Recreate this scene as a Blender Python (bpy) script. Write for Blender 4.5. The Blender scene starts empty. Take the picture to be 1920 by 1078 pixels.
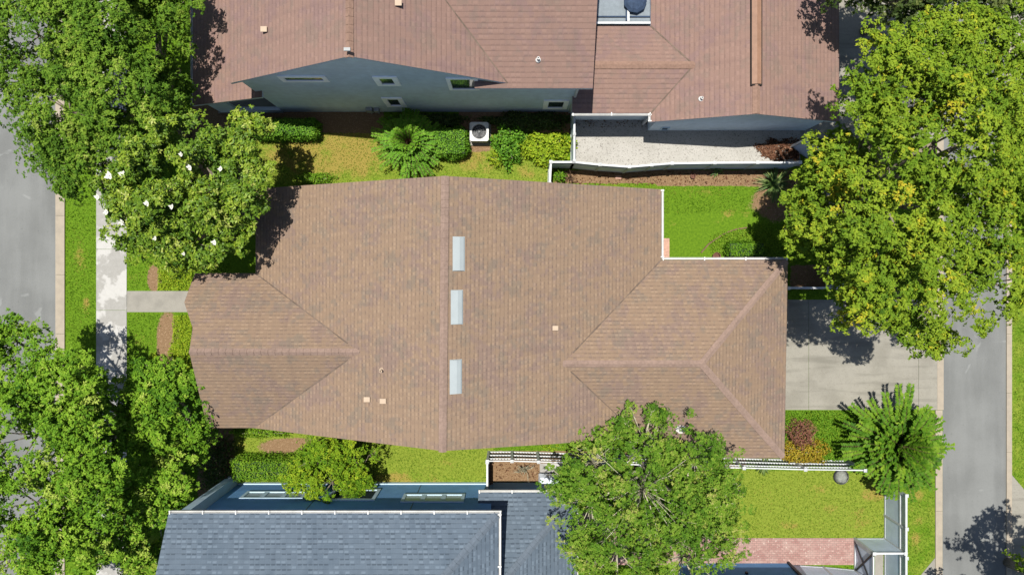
import bpy, math, random
import numpy as np
from mathutils import Vector
random.seed(7); RNG = np.random.default_rng(11)
SC = bpy.context.scene; COL = SC.collection
H = 35.0; F = 1290.0; CX, CY = 960.0, 515.0       # survey of the photograph: flying height, focal length, nadir

def P(px, py, z=0.0):
    s = F / (H - z)
    return Vector(((px - CX) / s, (CY - py) / s, z))

# ------------------------------------------------------------------ materials
def new_mat(name):
    m = bpy.data.materials.new(name); m.use_nodes = True
    nt = m.node_tree; b = nt.nodes['Principled BSDF']
    b.inputs['Specular IOR Level'].default_value = .25
    return m, nt, b

class NT:
    """tiny node helper"""
    def __init__(s, nt): s.nt = nt
    def n(s, t, **kw):
        x = s.nt.nodes.new(t)
        for k, v in kw.items(): setattr(x, k, v)
        return x
    def link(s, a, b): s.nt.links.new(a, b)
    def put(s, inp, v):
        if hasattr(v, 'is_linked') or isinstance(v, bpy.types.NodeSocket): s.link(v, inp)
        else: inp.default_value = v
    def math(s, op, a, b=0.0, c=None, clamp=False):
        x = s.n('ShaderNodeMath', operation=op); x.use_clamp = clamp
        s.put(x.inputs[0], a); s.put(x.inputs[1], b)
        if c is not None: s.put(x.inputs[2], c)
        return x.outputs[0]
    def mix(s, f, a, b, mode='MIX'):
        x = s.n('ShaderNodeMix', data_type='RGBA', blend_type=mode)
        s.put(x.inputs[0], f)
        for i, v in ((6, a), (7, b)):
            s.put(x.inputs[i], v if not isinstance(v, tuple) else (*v[:3], 1))
        return x.outputs[2]
    def noise(s, vec, scale, detail=4, rough=.55):
        x = s.n('ShaderNodeTexNoise'); x.inputs['Scale'].default_value = scale
        x.inputs['Detail'].default_value = detail; x.inputs['Roughness'].default_value = rough
        if vec is not None: s.link(vec, x.inputs['Vector'])
        return x.outputs['Fac']
    def ss(s, v, lo, hi):
        x = s.n('ShaderNodeMapRange', interpolation_type='SMOOTHSTEP'); s.put(x.inputs[0], v)
        x.inputs[1].default_value = lo; x.inputs[2].default_value = hi
        return x.outputs[0]
    def obj(s): return s.n('ShaderNodeTexCoord').outputs['Object']
    def uv(s): return s.n('ShaderNodeTexCoord').outputs['UV']
    def attr(s, name): return s.n('ShaderNodeAttribute', attribute_name=name).outputs['Fac']
    def bump(s, b, h, strength=.4, dist=.02):
        x = s.n('ShaderNodeBump'); x.inputs['Strength'].default_value = strength
        x.inputs['Distance'].default_value = dist
        s.put(x.inputs['Height'], h); s.link(x.outputs[0], b.inputs['Normal'])

def plain(name, c, rough=.7, var=.25, scale=6.0, metal=0.0, bump=.15, spec=.25):
    m, nt, b = new_mat(name); t = NT(nt); o = t.obj()
    n = t.noise(o, scale, 6); n2 = t.noise(o, scale * .12, 3)
    f = t.math('ADD', t.math('MULTIPLY', n, .6), t.math('MULTIPLY', n2, .4))
    f = t.ss(f, .3, .7)
    lo = tuple(v * (1 - var) for v in c); hi = tuple(min(1, v * (1 + var)) for v in c)
    t.link(t.mix(f, lo, hi), b.inputs['Base Color'])
    b.inputs['Roughness'].default_value = rough; b.inputs['Metallic'].default_value = metal
    b.inputs['Specular IOR Level'].default_value = spec
    if bump: t.bump(b, n, bump, .01)
    return m

def shingle(name, c1, c2, c3, c4, row, width, dark=.55, patch=.5, dash=.5, tabvar=.5):
    """laminated shingles: courses up the slope (v), tabs along the eave (u), weathered patches"""
    m, nt, b = new_mat(name); t = NT(nt); uv = t.uv()
    sx = t.n('ShaderNodeSeparateXYZ'); t.link(uv, sx.inputs[0])
    vr = t.math('DIVIDE', sx.outputs[1], row); rowi = t.math('FLOOR', vr); fr = t.math('FRACT', vr)
    u = t.math('ADD', t.math('DIVIDE', sx.outputs[0], width), t.math('MULTIPLY', t.math('FRACT', t.math('MULTIPLY', rowi, .3819)), 3.0))
    coli = t.math('FLOOR', u); fu = t.math('FRACT', u)
    cb = t.n('ShaderNodeCombineXYZ'); t.link(rowi, cb.inputs[0]); t.link(coli, cb.inputs[1])
    wn = t.n('ShaderNodeTexWhiteNoise', noise_dimensions='2D'); t.link(cb.outputs[0], wn.inputs['Vector'])
    sc_ = t.n('ShaderNodeSeparateColor'); t.link(wn.outputs['Color'], sc_.inputs[0])
    r1, r2, r3 = sc_.outputs[0], sc_.outputs[1], sc_.outputs[2]
    big = t.noise(uv, .42, 5, .6); big2 = t.noise(uv, .9, 5, .62); mid = t.noise(uv, 2.8, 4); fine = t.noise(uv, 45, 3, .7)
    jit = t.math('MULTIPLY', t.math('SUBTRACT', mid, .5), .45)
    pj = t.math('MULTIPLY', t.math('SUBTRACT', r2, .5), .10)
    f3 = t.ss(t.math('ADD', big, t.math('ADD', jit, pj)), .46, .62); f4 = t.ss(t.math('ADD', big2, t.math('ADD', jit, pj)), .50, .66)
    col = t.mix(t.math('MULTIPLY', r1, tabvar), c1, c2)
    col = t.mix(t.math('MULTIPLY', f3, patch), col, c3)
    col = t.mix(t.math('MULTIPLY', f4, patch), col, c4)
    col = t.mix(.3, col, t.mix(t.ss(fine, .25, .75), tuple(v * .75 for v in c1), tuple(v * 1.25 for v in c2)))
    # thick dark tabs and the pale edge of some tabs: short dashes, as laminated shingles have
    inner = t.math('MULTIPLY', t.ss(fu, .04, .16), t.math('SUBTRACT', 1.0, t.ss(fu, .80, .95)))
    butt = t.math('SUBTRACT', 1.0, t.ss(fr, .22, .36))
    dk = t.math('MULTIPLY', t.math('MULTIPLY', inner, butt), t.ss(r1, .45, .6))
    col = t.mix(t.math('MULTIPLY', dk, dash), col, tuple(v * .5 for v in c3))
    up = t.math('MULTIPLY', t.ss(fr, .35, .5), t.math('SUBTRACT', 1.0, t.ss(fr, .8, .95)))
    lt = t.math('MULTIPLY', t.math('MULTIPLY', inner, up), t.ss(r3, .6, .75))
    col = t.mix(t.math('MULTIPLY', lt, dash * .75), col, tuple(min(1, v * 1.45) for v in c2))
    wob = t.math('ADD', .07, t.math('MULTIPLY', t.noise(uv, 5, 2), .1))
    line = t.math('MULTIPLY', t.math('LESS_THAN', fr, wob), t.math('MULTIPLY', t.ss(t.noise(uv, 1.3, 3), .25, .6), dark))
    col = t.mix(line, col, tuple(v * .35 for v in c1))
    # rain streaks running down the slope
    mp = t.n('ShaderNodeMapping'); mp.inputs['Scale'].default_value = (3.2, .25, 1); t.link(uv, mp.inputs[0])
    st = t.ss(t.noise(mp.outputs[0], 1.0, 4), .45, .8)
    col = t.mix(t.math('MULTIPLY', st, .2), col, tuple(v * .6 for v in c3))
    t.link(col, b.inputs['Base Color'])
    b.inputs['Roughness'].default_value = .95; b.inputs['Specular IOR Level'].default_value = .12
    h = t.math('ADD', t.math('SUBTRACT', 1.0, fr), t.math('MULTIPLY', t.math('MULTIPLY', inner, r1), .5))
    t.bump(b, t.math('ADD', h, t.math('MULTIPLY', fine, .3)), .6, .02)
    return m

def leafmat(name, cols, rough=.5, trans=.35, spec=.3):
    m, nt, b = new_mat(name); t = NT(nt)
    a = t.attr('tint'); rp = t.n('ShaderNodeValToRGB'); t.link(a, rp.inputs[0])
    e = rp.color_ramp.elements
    while len(e) < len(cols): e.new(.5)
    for i, (p, c) in enumerate(cols): e[i].position = p; e[i].color = (*c, 1)
    b.inputs['Roughness'].default_value = rough; b.inputs['Specular IOR Level'].default_value = spec
    t.link(rp.outputs[0], b.inputs['Base Color'])
    tr = t.n('ShaderNodeBsdfTranslucent'); ms = t.n('ShaderNodeMixShader'); ms.inputs[0].default_value = trans
    t.link(t.mix(.35, rp.outputs[0], (.20, .36, .03), 'MIX'), tr.inputs[0])
    t.link(b.outputs[0], ms.inputs[1]); t.link(tr.outputs[0], ms.inputs[2])
    t.link(ms.outputs[0], nt.nodes['Material Output'].inputs[0])
    return m

M = {}
M['roof_tan'] = shingle('tan shingles', (.168, .117, .081), (.200, .144, .099), (.132, .094, .090), (.118, .102, .082), .19, .17, .2, .72, .32, .4)
M['roof_pink'] = shingle('pink brown shingles', (.168, .108, .088), (.198, .130, .106), (.144, .095, .094), (.136, .103, .083), .22, .22, .24, .75, .2, .4)
M['roof_slate'] = shingle('slate blue shingles', (.070, .092, .118), (.094, .119, .146), (.054, .074, .098), (.068, .088, .112), .2, .22, .26, .75, .55)
M['cap_tan'] = plain('tan ridge cap', (.185, .130, .104), .95, .18, 9)
M['cap_pink'] = plain('brown ridge cap', (.178, .112, .084), .95, .18, 9)
M['cap_slate'] = plain('slate ridge cap', (.080, .100, .124), .95, .15, 9)
M['copper'] = plain('brown metal ridge vent', (.185, .105, .068), .6, .15, 5)
M['valley'] = plain('weathered valley lining', (.105, .078, .06), .9, .4, 3)
M['frame'] = plain('white window frame', (.88, .88, .87), .5, .08, 3)
M['dark'] = plain('dark gap', (.02, .016, .014), .9, .2, 8)
M['white'] = plain('white paint', (.45, .45, .435), .5, .16, 3)
M['vinyl'] = plain('white vinyl', (.41, .425, .43), .5, .16, 2.5)
M['vinylpanel'] = plain('grey white vinyl panel', (.50, .575, .68), .5, .1, 2)
def siding(name, c, pitch):
    m, nt, b = new_mat(name); t = NT(nt); o = t.obj(); sx = t.n('ShaderNodeSeparateXYZ'); t.link(o, sx.inputs[0])
    fr = t.math('FRACT', t.math('DIVIDE', sx.outputs[2], pitch)); n = t.noise(o, 3, 5); n2 = t.noise(o, .5, 4)
    mp = t.n('ShaderNodeMapping'); mp.inputs['Scale'].default_value = (2.5, 2.5, .3); t.link(o, mp.inputs[0]); dr = t.ss(t.noise(mp.outputs[0], 1.2, 4), .5, .8)
    col = t.mix(t.ss(t.math('ADD', t.math('MULTIPLY', n, .5), t.math('MULTIPLY', n2, .5)), .35, .65), tuple(v * .9 for v in c), tuple(v * 1.08 for v in c))
    col = t.mix(t.math('MULTIPLY', t.math('LESS_THAN', fr, .1), .35), col, tuple(v * .5 for v in c))
    col = t.mix(t.math('MULTIPLY', dr, .18), col, tuple(v * .6 for v in c))
    t.link(col, b.inputs['Base Color']); b.inputs['Roughness'].default_value = .85; t.bump(b, fr, .4, .02); return m
M['wall_grey'] = siding('grey blue siding', (.50, .585, .65), .2)
M['wall_blue'] = plain('blue painted wall', (.12, .27, .50), .8, .1, 2.5)
M['wall_cream'] = plain('cream stucco', (.5, .45, .36), .9, .1, 5)
M['trim_blue'] = plain('pale blue trim', (.38, .50, .58), .6, .1, 3)
M['fascia_grey'] = plain('pale grey fascia', (.40, .46, .54), .6, .1, 3)
M['fascia_brown'] = plain('brown fascia', (.16, .10, .075), .8, .12, 5)
M['galv'] = plain('galvanised vent metal', (.245, .275, .28), .45, .06, 2, 0, .02, .5)
M['beige'] = plain('beige vent plastic', (.32, .245, .175), .6, .08, 6)
M['bark'] = plain('grey bark', (.20, .17, .13), .95, .35, 14, 0, .5)
M['barkpale'] = plain('pale bark', (.36, .34, .24), .9, .3, 14, 0, .4)
M['wood'] = plain('brown wood', (.12, .07, .045), .85, .3, 9)
M['brick'] = plain('pale red brick', (.33, .20, .15), .9, .2, 9)
M['stone'] = plain('grey stone', (.17, .18, .16), .95, .3, 11, 0, .6)
M['black'] = plain('black metal', (.025, .026, .03), .5, .2, 8)
M['navy'] = plain('navy canvas', (.03, .05, .09), .8, .25, 7)
M['tarp'] = plain('white tarpaulin', (.55, .60, .66), .5, .2, 5, 0, .5)
M['acgrey'] = plain('grey metal cabinet', (.22, .23, .23), .5, .12, 5)
M['petal'] = plain('white petals', (.50, .50, .43), .6, .06, 8)
M['screen'] = plain('pale awning fabric', (.145, .17, .19), .8, .12, 6)
M['terracotta'] = plain('dark terracotta', (.10, .045, .03), .8, .25, 9)

def glass():
    m, nt, b = new_mat('window glass'); b.inputs['Base Color'].default_value = (.03, .045, .05, 1)
    b.inputs['Roughness'].default_value = .06; b.inputs['Specular IOR Level'].default_value = .6
    t = NT(nt); n = t.noise(t.obj(), 2, 2); t.bump(b, n, .03, .02); return m
M['glass'] = glass()
M['blind'] = plain('window with pale blinds', (.30, .37, .42), .35, .08, 3, 0, .05, .5)

def concrete(name, c, stain, rough=.9, patch=(.45, .6), sc=.7, speck=0.0, speckc=(.1, .09, .08), streak=0.0):
    m, nt, b = new_mat(name); t = NT(nt); o = t.obj()
    big = t.noise(o, sc, 6, .6); mid = t.noise(o, 4, 5); fine = t.noise(o, 45, 3, .7)
    col = t.mix(t.ss(big, *patch), c, stain)
    col = t.mix(t.math('MULTIPLY', t.ss(mid, .35, .75), .35), col, tuple(v * .78 for v in c))
    col = t.mix(.3, col, t.mix(t.ss(fine, .3, .7), tuple(v * .75 for v in c), tuple(min(1, v * 1.2) for v in c)))
    if streak:
        mp = t.n('ShaderNodeMapping'); mp.inputs['Scale'].default_value = (.25, 2.2, 1); t.link(o, mp.inputs[0])
        col = t.mix(t.math('MULTIPLY', t.ss(t.noise(mp.outputs[0], 1.1, 5), .48, .68), streak), col, tuple(v * .62 for v in stain))
    if speck:
        sp = t.noise(o, 14, 3, .85)
        col = t.mix(t.math('MULTIPLY', t.ss(sp, .57, .63), speck), col, speckc)
    t.link(col, b.inputs['Base Color']); b.inputs['Roughness'].default_value = rough
    b.inputs['Specular IOR Level'].default_value = .2
    t.bump(b, t.math('ADD', fine, mid), .25, .008); return m
M['walk'] = concrete('bleached pavement concrete', (.33, .325, .31), (.175, .17, .155), .9, (.43, .50), .8)
M['path'] = concrete('grey path concrete', (.205, .195, .17), (.155, .148, .13), .9, (.45, .7), 1.2)
M['drive'] = concrete('driveway concrete', (.205, .195, .165), (.150, .142, .118), .9, (.45, .68), .6, .4, (.11, .10, .08), .45)
M['patio'] = concrete('speckled patio concrete', (.30, .29, .265), (.25, .24, .215), .95, (.4, .7), .8, 1.0, (.10, .09, .08))
M['kerb'] = concrete('kerb concrete', (.26, .225, .175), (.21, .185, .15), .9, (.4, .7), 2)

def asphalt(name, c):
    m, nt, b = new_mat(name); t = NT(nt); o = t.obj()
    mp = t.n('ShaderNodeMapping'); mp.inputs['Scale'].default_value = (1.6, .18, 1); t.link(o, mp.inputs[0])
    lane = t.noise(mp.outputs[0], .7, 5); big = t.noise(o, .4, 5); fine = t.noise(o, 60, 3, .8); mid = t.noise(o, 7, 5, .7)
    lo = tuple(v * .80 for v in c); hi = tuple(v * 1.18 for v in c)
    f = t.ss(t.math('ADD', t.math('MULTIPLY', lane, .5), t.math('MULTIPLY', big, .5)), .38, .62)
    col = t.mix(f, lo, hi)
    col = t.mix(.35, col, t.mix(t.ss(fine, .3, .7), tuple(v * .6 for v in c), tuple(v * 1.35 for v in c)))
    col = t.mix(t.math('MULTIPLY', t.ss(mid, .60, .70), .45), col, tuple(v * .5 for v in c))
    # old sealed cracks
    vo = t.n('ShaderNodeTexVoronoi', feature='DISTANCE_TO_EDGE'); vo.inputs['Scale'].default_value = .22
    ds = t.n('ShaderNodeMix', data_type='VECTOR'); ds.inputs[0].default_value = .25
    nn = t.n('ShaderNodeTexNoise'); nn.inputs['Scale'].default_value = 1.6; t.link(o, nn.inputs['Vector'])
    t.link(o, ds.inputs[4]); t.link(nn.outputs['Color'], ds.inputs[5]); t.link(ds.outputs[1], vo.inputs['Vector'])
    cr = t.math('LESS_THAN', vo.outputs['Distance'], .009)
    br = t.ss(t.noise(o, .9, 2), .55, .62)
    col = t.mix(t.math('MULTIPLY', t.math('MULTIPLY', cr, br), .35), col, tuple(v * 1.7 for v in c))
    t.link(col, b.inputs['Base Color']); b.inputs['Roughness'].default_value = .9
    t.bump(b, fine, .3, .006); return m
M['asphalt'] = asphalt('worn asphalt', (.126, .130, .126))

def pavers():
    m, nt, b = new_mat('pink paver bricks'); t = NT(nt); o = t.obj()
    br = t.n('ShaderNodeTexBrick', offset=.5); br.inputs['Scale'].default_value = 1
    br.inputs['Brick Width'].default_value = .22; br.inputs['Row Height'].default_value = .11
    br.inputs['Mortar Size'].default_value = .008
    br.inputs['Color1'].default_value = (.21, .112, .10, 1); br.inputs['Color2'].default_value = (.27, .165, .145, 1)
    br.inputs['Mortar'].default_value = (.12, .09, .075, 1); t.link(o, br.inputs['Vector'])
    n = t.noise(o, 2, 5)
    sp = t.noise(o, 9, 2)
    col = t.mix(t.math('MULTIPLY', t.ss(n, .4, .75), .4), br.outputs['Color'], (.30, .235, .205))
    col = t.mix(t.math('MULTIPLY', t.ss(sp, .64, .7), .6), col, (.45, .38, .33))
    t.link(col, b.inputs['Base Color']); b.inputs['Roughness'].default_value = .9
    t.bump(b, br.outputs['Fac'], -.4, .01); return m
M['paver'] = pavers()

def groundmat():
    m, nt, b = new_mat('lawn and soil'); t = NT(nt); o = t.obj()
    n1 = t.noise(o, 1.1, 6, .6); n2 = t.noise(o, 9, 5, .65); n3 = t.noise(o, 40, 3, .7)
    tone = t.attr('tone'); dry = t.attr('dry'); soil = t.attr('soil')
    j = t.math('MULTIPLY', t.math('SUBTRACT', n1, .5), 1.3); k = t.math('MULTIPLY', t.math('SUBTRACT', n2, .5), 1.1)
    lush = t.mix(t.ss(n2, .3, .7), (.058, .122, .006), (.105, .190, .010))
    lime = t.mix(t.ss(n2, .3, .7), (.112, .158, .016), (.182, .226, .028))
    col = t.mix(t.ss(t.math('ADD', tone, t.math('ADD', j, t.math('MULTIPLY', k, .4))), .3, .8), lush, lime)
    mot = t.noise(o, 2.6, 5, .65)
    lush = t.mix(t.ss(mot, .42, .66), lush, (.045, .095, .006)); lime = t.mix(t.ss(mot, .45, .7), lime, (.085, .140, .008))
    straw = t.mix(t.ss(n3, .3, .7), (.175, .135, .026), (.27, .215, .055))
    col = t.mix(t.ss(t.math('ADD', dry, t.math('ADD', j, t.math('MULTIPLY', k, .6))), .45, .75), col, straw)
    earth = t.mix(t.ss(n3, .3, .7), (.10, .06, .032), (.25, .16, .09))
    earth = t.mix(t.ss(n2, .5, .75), earth, (.30, .21, .13))
    col = t.mix(t.ss(t.math('ADD', soil, t.math('ADD', t.math('MULTIPLY', j, .5), t.math('MULTIPLY', k, .5))), .42, .6), col, earth)
    col = t.mix(.28, col, t.mix(t.ss(n3, .3, .7), (.01, .014, .004), col))
    t.link(col, b.inputs['Base Color']); b.inputs['Roughness'].default_value = .95
    b.inputs['Specular IOR Level'].default_value = .1
    t.bump(b, t.math('ADD', n3, n2), .6, .03); return m
M['ground'] = groundmat()

# leaf ramps
M['leaf_street'] = leafmat('street tree leaf', [(0, (.027, .072, .007)), (.45, (.082, .165, .014)), (.8, (.155, .245, .024)), (1, (.25, .30, .06))], .65, .22, .09)
M['leaf_street2'] = leafmat('fresh green leaf', [(0, (.028, .084, .007)), (.45, (.094, .200, .012)), (.8, (.175, .290, .022)), (1, (.27, .34, .06))], .65, .22, .09)
M['leaf_magnolia'] = leafmat('magnolia leaf', [(0, (.024, .066, .006)), (.5, (.096, .172, .012)), (.85, (.20, .270, .022)), (1, (.31, .35, .08))], .5, .18, .18)
M['leaf_oak'] = leafmat('yellow green oak leaf', [(0, (.034, .080, .008)), (.4, (.102, .178, .012)), (.8, (.186, .258, .018)), (.97, (.29, .31, .02)), (1, (.34, .29, .02))], .65, .22, .09)
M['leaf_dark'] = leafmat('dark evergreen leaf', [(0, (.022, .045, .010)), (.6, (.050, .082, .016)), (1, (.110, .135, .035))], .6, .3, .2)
M['leaf_fine'] = leafmat('fine feathery leaf', [(0, (.026, .078, .008)), (.5, (.090, .182, .016)), (.85, (.17, .255, .03)), (1, (.29, .30, .08))], .7, .25, .06)
M['leaf_feather'] = leafmat('feathery bush leaf', [(0, (.045, .115, .008)), (.5, (.125, .225, .012)), (1, (.25, .32, .02))], .7, .25, .06)
M['leaf_hedge'] = leafmat('hedge leaf', [(0, (.040, .115, .008)), (.5, (.100, .235, .016)), (1, (.19, .33, .03))], .6, .3, .15)
M['leaf_lime'] = leafmat('lime ground cover leaf', [(0, (.10, .18, .010)), (.5, (.215, .31, .016)), (1, (.34, .39, .025))], .65, .3, .1)
M['leaf_cover'] = leafmat('green ground cover leaf', [(0, (.045, .120, .006)), (.5, (.095, .205, .012)), (1, (.175, .27, .02))], .65, .3, .1)
M['leaf_crape'] = leafmat('glossy leaflets', [(0, (.020, .066, .006)), (.5, (.070, .158, .010)), (1, (.18, .27, .02))], .6, .25, .1)
M['leaf_red'] = leafmat('red leaf', [(0, (.11, .045, .034)), (.6, (.23, .09, .065)), (1, (.26, .22, .05))], .6, .3, .15)
M['leaf_gold'] = leafmat('golden leaf', [(0, (.20, .125, .014)), (.5, (.32, .22, .018)), (1, (.30, .33, .03))], .6, .3, .15)
M['leaf_strap'] = leafmat('strap leaf', [(0, (.025, .060, .014)), (.6, (.060, .115, .026)), (1, (.17, .22, .05))], .5, .25, .25)
M['leaf_dead'] = leafmat('dry brown leaf', [(0, (.06, .025, .014)), (.6, (.13, .06, .035)), (1, (.22, .13, .08))], .8, .15, .1)
M['grass'] = leafmat('grass blade', [(0, (.040, .100, .004)), (.15, (.070, .150, .006)), (.36, (.112, .200, .016)), (.7, (.200, .258, .030)), (.8, (.24, .265, .04)), (1, (.30, .24, .06))], .7, .3, .08)

# ------------------------------------------------------------------ objects
def tag(o, label=None, cat=None, group=None, kind=None):
    if label: o['label'] = label
    if cat: o['category'] = cat
    if group: o['group'] = group
    if kind: o['kind'] = kind
    return o

def thing(name, label, cat, loc=(0, 0, 0), group=None, rz=0.0):
    o = bpy.data.objects.new(name, None); COL.objects.link(o)
    o.location = loc; o.rotation_euler = (0, 0, rz); o.empty_display_size = .3
    return tag(o, label, cat, group)

class MB:
    def __init__(s): s.v = []; s.f = []; s.uv = []
    def poly(s, pts, uvs=None):
        i = len(s.v); s.v += [tuple(p) for p in pts]; s.f.append(tuple(range(i, i + len(pts))))
        s.uv.append(uvs if uvs else [(p[0], p[1]) for p in pts])
    def box(s, x0, x1, y0, y1, z0, z1):
        s.prism([(x0, y0), (x1, y0), (x1, y1), (x0, y1)], z0, z1)
    def prism(s, pts, z0, z1):
        n = len(pts)
        s.poly([(x, y, z1) for x, y in pts]); s.poly([(x, y, z0) for x, y in reversed(pts)])
        for i in range(n):
            a, b = pts[i], pts[(i + 1) % n]
            s.poly([(*a, z0), (*b, z0), (*b, z1), (*a, z1)])
    def bar(s, a, b, w, h):
        """box along segment a-b, w wide horizontally, h high, centred"""
        a, b = Vector(a), Vector(b); d = (b - a); d.normalize()
        up = Vector((0, 0, 1)) if abs(d.z) < .95 else Vector((0, 1, 0))
        sx = d.cross(up).normalized(); uz = sx.cross(d).normalized()
        c = []
        for q in (a, b):
            c += [q + sx * (w / 2 * i) + uz * (h / 2 * j) for i, j in ((-1, -1), (1, -1), (1, 1), (-1, 1))]
        for f in ((0, 1, 2, 3), (7, 6, 5, 4), (0, 4, 5, 1), (1, 5, 6, 2), (2, 6, 7, 3), (3, 7, 4, 0)):
            s.poly([c[i] for i in reversed(f)])
    def tube(s, pts, rad, n=6):
        rings = []
        for k, p in enumerate(pts):
            p = Vector(p); a = Vector(pts[max(0, k - 1)]); b = Vector(pts[min(len(pts) - 1, k + 1)])
            d = (b - a).normalized(); up = Vector((0, 0, 1)) if abs(d.z) < .9 else Vector((1, 0, 0))
            u = d.cross(up).normalized(); w = u.cross(d)
            r = rad[k] if hasattr(rad, '__len__') else rad
            i0 = len(s.v)
            for j in range(n):
                an = 2 * math.pi * j / n; s.v.append(tuple(p + u * (r * math.cos(an)) + w * (r * math.sin(an))))
            rings.append(i0)
        for a, b in zip(rings, rings[1:]):
            for j in range(n):
                f = (a + j, a + (j + 1) % n, b + (j + 1) % n, b + j); s.f.append(f); s.uv.append([(0, 0)] * 4)
        for r0, rev in ((rings[0], True), (rings[-1], False)):
            f = tuple(range(r0, r0 + n)); s.f.append(f[::-1] if rev else f); s.uv.append([(0, 0)] * n)
    def lathe(s, prof, c=(0, 0, 0), n=20):
        i0 = len(s.v)
        for r, z in prof:
            for j in range(n):
                a = 2 * math.pi * j / n; s.v.append((c[0] + r * math.cos(a), c[1] + r * math.sin(a), c[2] + z))
        for k in range(len(prof) - 1):
            for j in range(n):
                a = i0 + k * n; s.f.append((a + j, a + (j + 1) % n, a + n + (j + 1) % n, a + n + j)); s.uv.append([(0, 0)] * 4)
        k = i0 + (len(prof) - 1) * n; s.f.append(tuple(range(k, k + n))); s.uv.append([(0, 0)] * n)
    def build(s, name, mat, parent=None, off=(0, 0, 0), smooth=False, bevel=0):
        me = bpy.data.meshes.new(name)
        off = Vector(off)
        vv = [tuple(Vector(v) - off) for v in s.v] if off.length else s.v
        me.from_pydata(vv, [], s.f)
        ul = me.uv_layers.new(name='UVMap'); k = 0
        flat = [c for u in s.uv for p in u for c in p]
        ul.data.foreach_set('uv', flat)
        me.materials.append(M[mat] if isinstance(mat, str) else mat)
        if smooth: me.polygons.foreach_set('use_smooth', [True] * len(me.polygons))
        me.update()
        o = bpy.data.objects.new(name, me); COL.objects.link(o)
        if parent: o.parent = parent
        if bevel:
            b = o.modifiers.new('bevel', 'BEVEL'); b.width = bevel; b.segments = 2; b.limit_method = 'ANGLE'
        return o

def sheet(name, pts, z, mat, t=None):
    """flat structure; with t it is a slab with sides"""
    mb = MB()
    if t: mb.prism([(p[0], p[1]) for p in pts], z - t, z)
    else: mb.poly([(p[0], p[1], z) for p in pts])
    return tag(mb.build(name, mat), kind='structure')

# ------------------------------------------------------------------ roofs
class Roof:
    def __init__(s): s.polys = []
    def add(s, *pts): s.polys.append([Vector(p) for p in pts])
    def build(s, mat, fmat, parent, th=.16):
        mb = MB(); fb = MB(); cnt = {}
        key = lambda p: (round(p.x, 2), round(p.y, 2), round(p.z, 1))
        for pl in s.polys:
            n = Vector((0, 0, 0))
            for a, b in zip(pl, pl[1:] + pl[:1]): n += a.cross(b)
            n.normalize()
            t = Vector((0, 0, 1)) - n * n.z; t.normalize(); u = t.cross(n)
            z0 = min(p.z for p in pl)
            mb.poly(pl, [(p.dot(u), (p.z - z0) / max(.05, t.z)) for p in pl])
            mb.poly([p - Vector((0, 0, th)) for p in reversed(pl)])
            for a, b in zip(pl, pl[1:] + pl[:1]):
                k = frozenset((key(a), key(b))); cnt.setdefault(k, []).append((a, b))
        for k, e in cnt.items():
            if len(e) == 1:
                a, b = e[0]; d = Vector((0, 0, th + .02))
                fb.poly([b, a, a - d, b - d])
        r = mb.build('roof', mat, parent)
        fb.build('fascia', fmat, parent)
        return r

def cap(root, mat, a, b, drop, w=.14, name='ridge_cap'):
    """row of overlapping ridge cap shingles from a to b"""
    a, b = Vector(a), Vector(b); d = b - a; L = d.length; d.normalize()
    s = Vector((d.y, -d.x, 0)).normalized(); mb = MB(); n = max(1, int(L / .3))
    for i in range(n):
        p = a + d * (L * i / n); q = a + d * (L * (i + 1.15) / n)
        za, zb = .028, .050
        c0 = [p - s * w + Vector((0, 0, za - drop * w)), p + Vector((0, 0, za + .02)), p + s * w + Vector((0, 0, za - drop * w))]
        c1 = [q - s * w + Vector((0, 0, zb - drop * w)), q + Vector((0, 0, zb + .02)), q + s * w + Vector((0, 0, zb - drop * w))]
        mb.poly([c0[1], c0[0], c1[0], c1[1]][::-1]); mb.poly([c0[2], c0[1], c1[1], c1[2]][::-1])
        mb.poly([c1[0], c1[1], c1[1] - Vector((0, 0, .03)), c1[0] - Vector((0, 0, .03))])
        mb.poly([c1[1], c1[2], c1[2] - Vector((0, 0, .03)), c1[1] - Vector((0, 0, .03))])
    return mb.build(name, mat, root)

def valley(root, a, b, w=.035):
    """narrow dirty metal strip in a roof valley"""
    mb = MB(); a, b = Vector(a), Vector(b); d = (b - a).normalized(); sd = Vector((d.y, -d.x, 0)).normalized(); z = Vector((0, 0, .02)); n = 10
    for i in range(n):
        p = a.lerp(b, i / n); q = a.lerp(b, (i + 1) / n); w0 = w * random.uniform(.5, 1.1)
        mb.poly([p + z - sd * w0, p + z + sd * w0, q + z + sd * w0, q + z - sd * w0][::-1 if d.cross(sd).z > 0 else 1])
    return mb.build('valley', 'valley', root)

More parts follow.
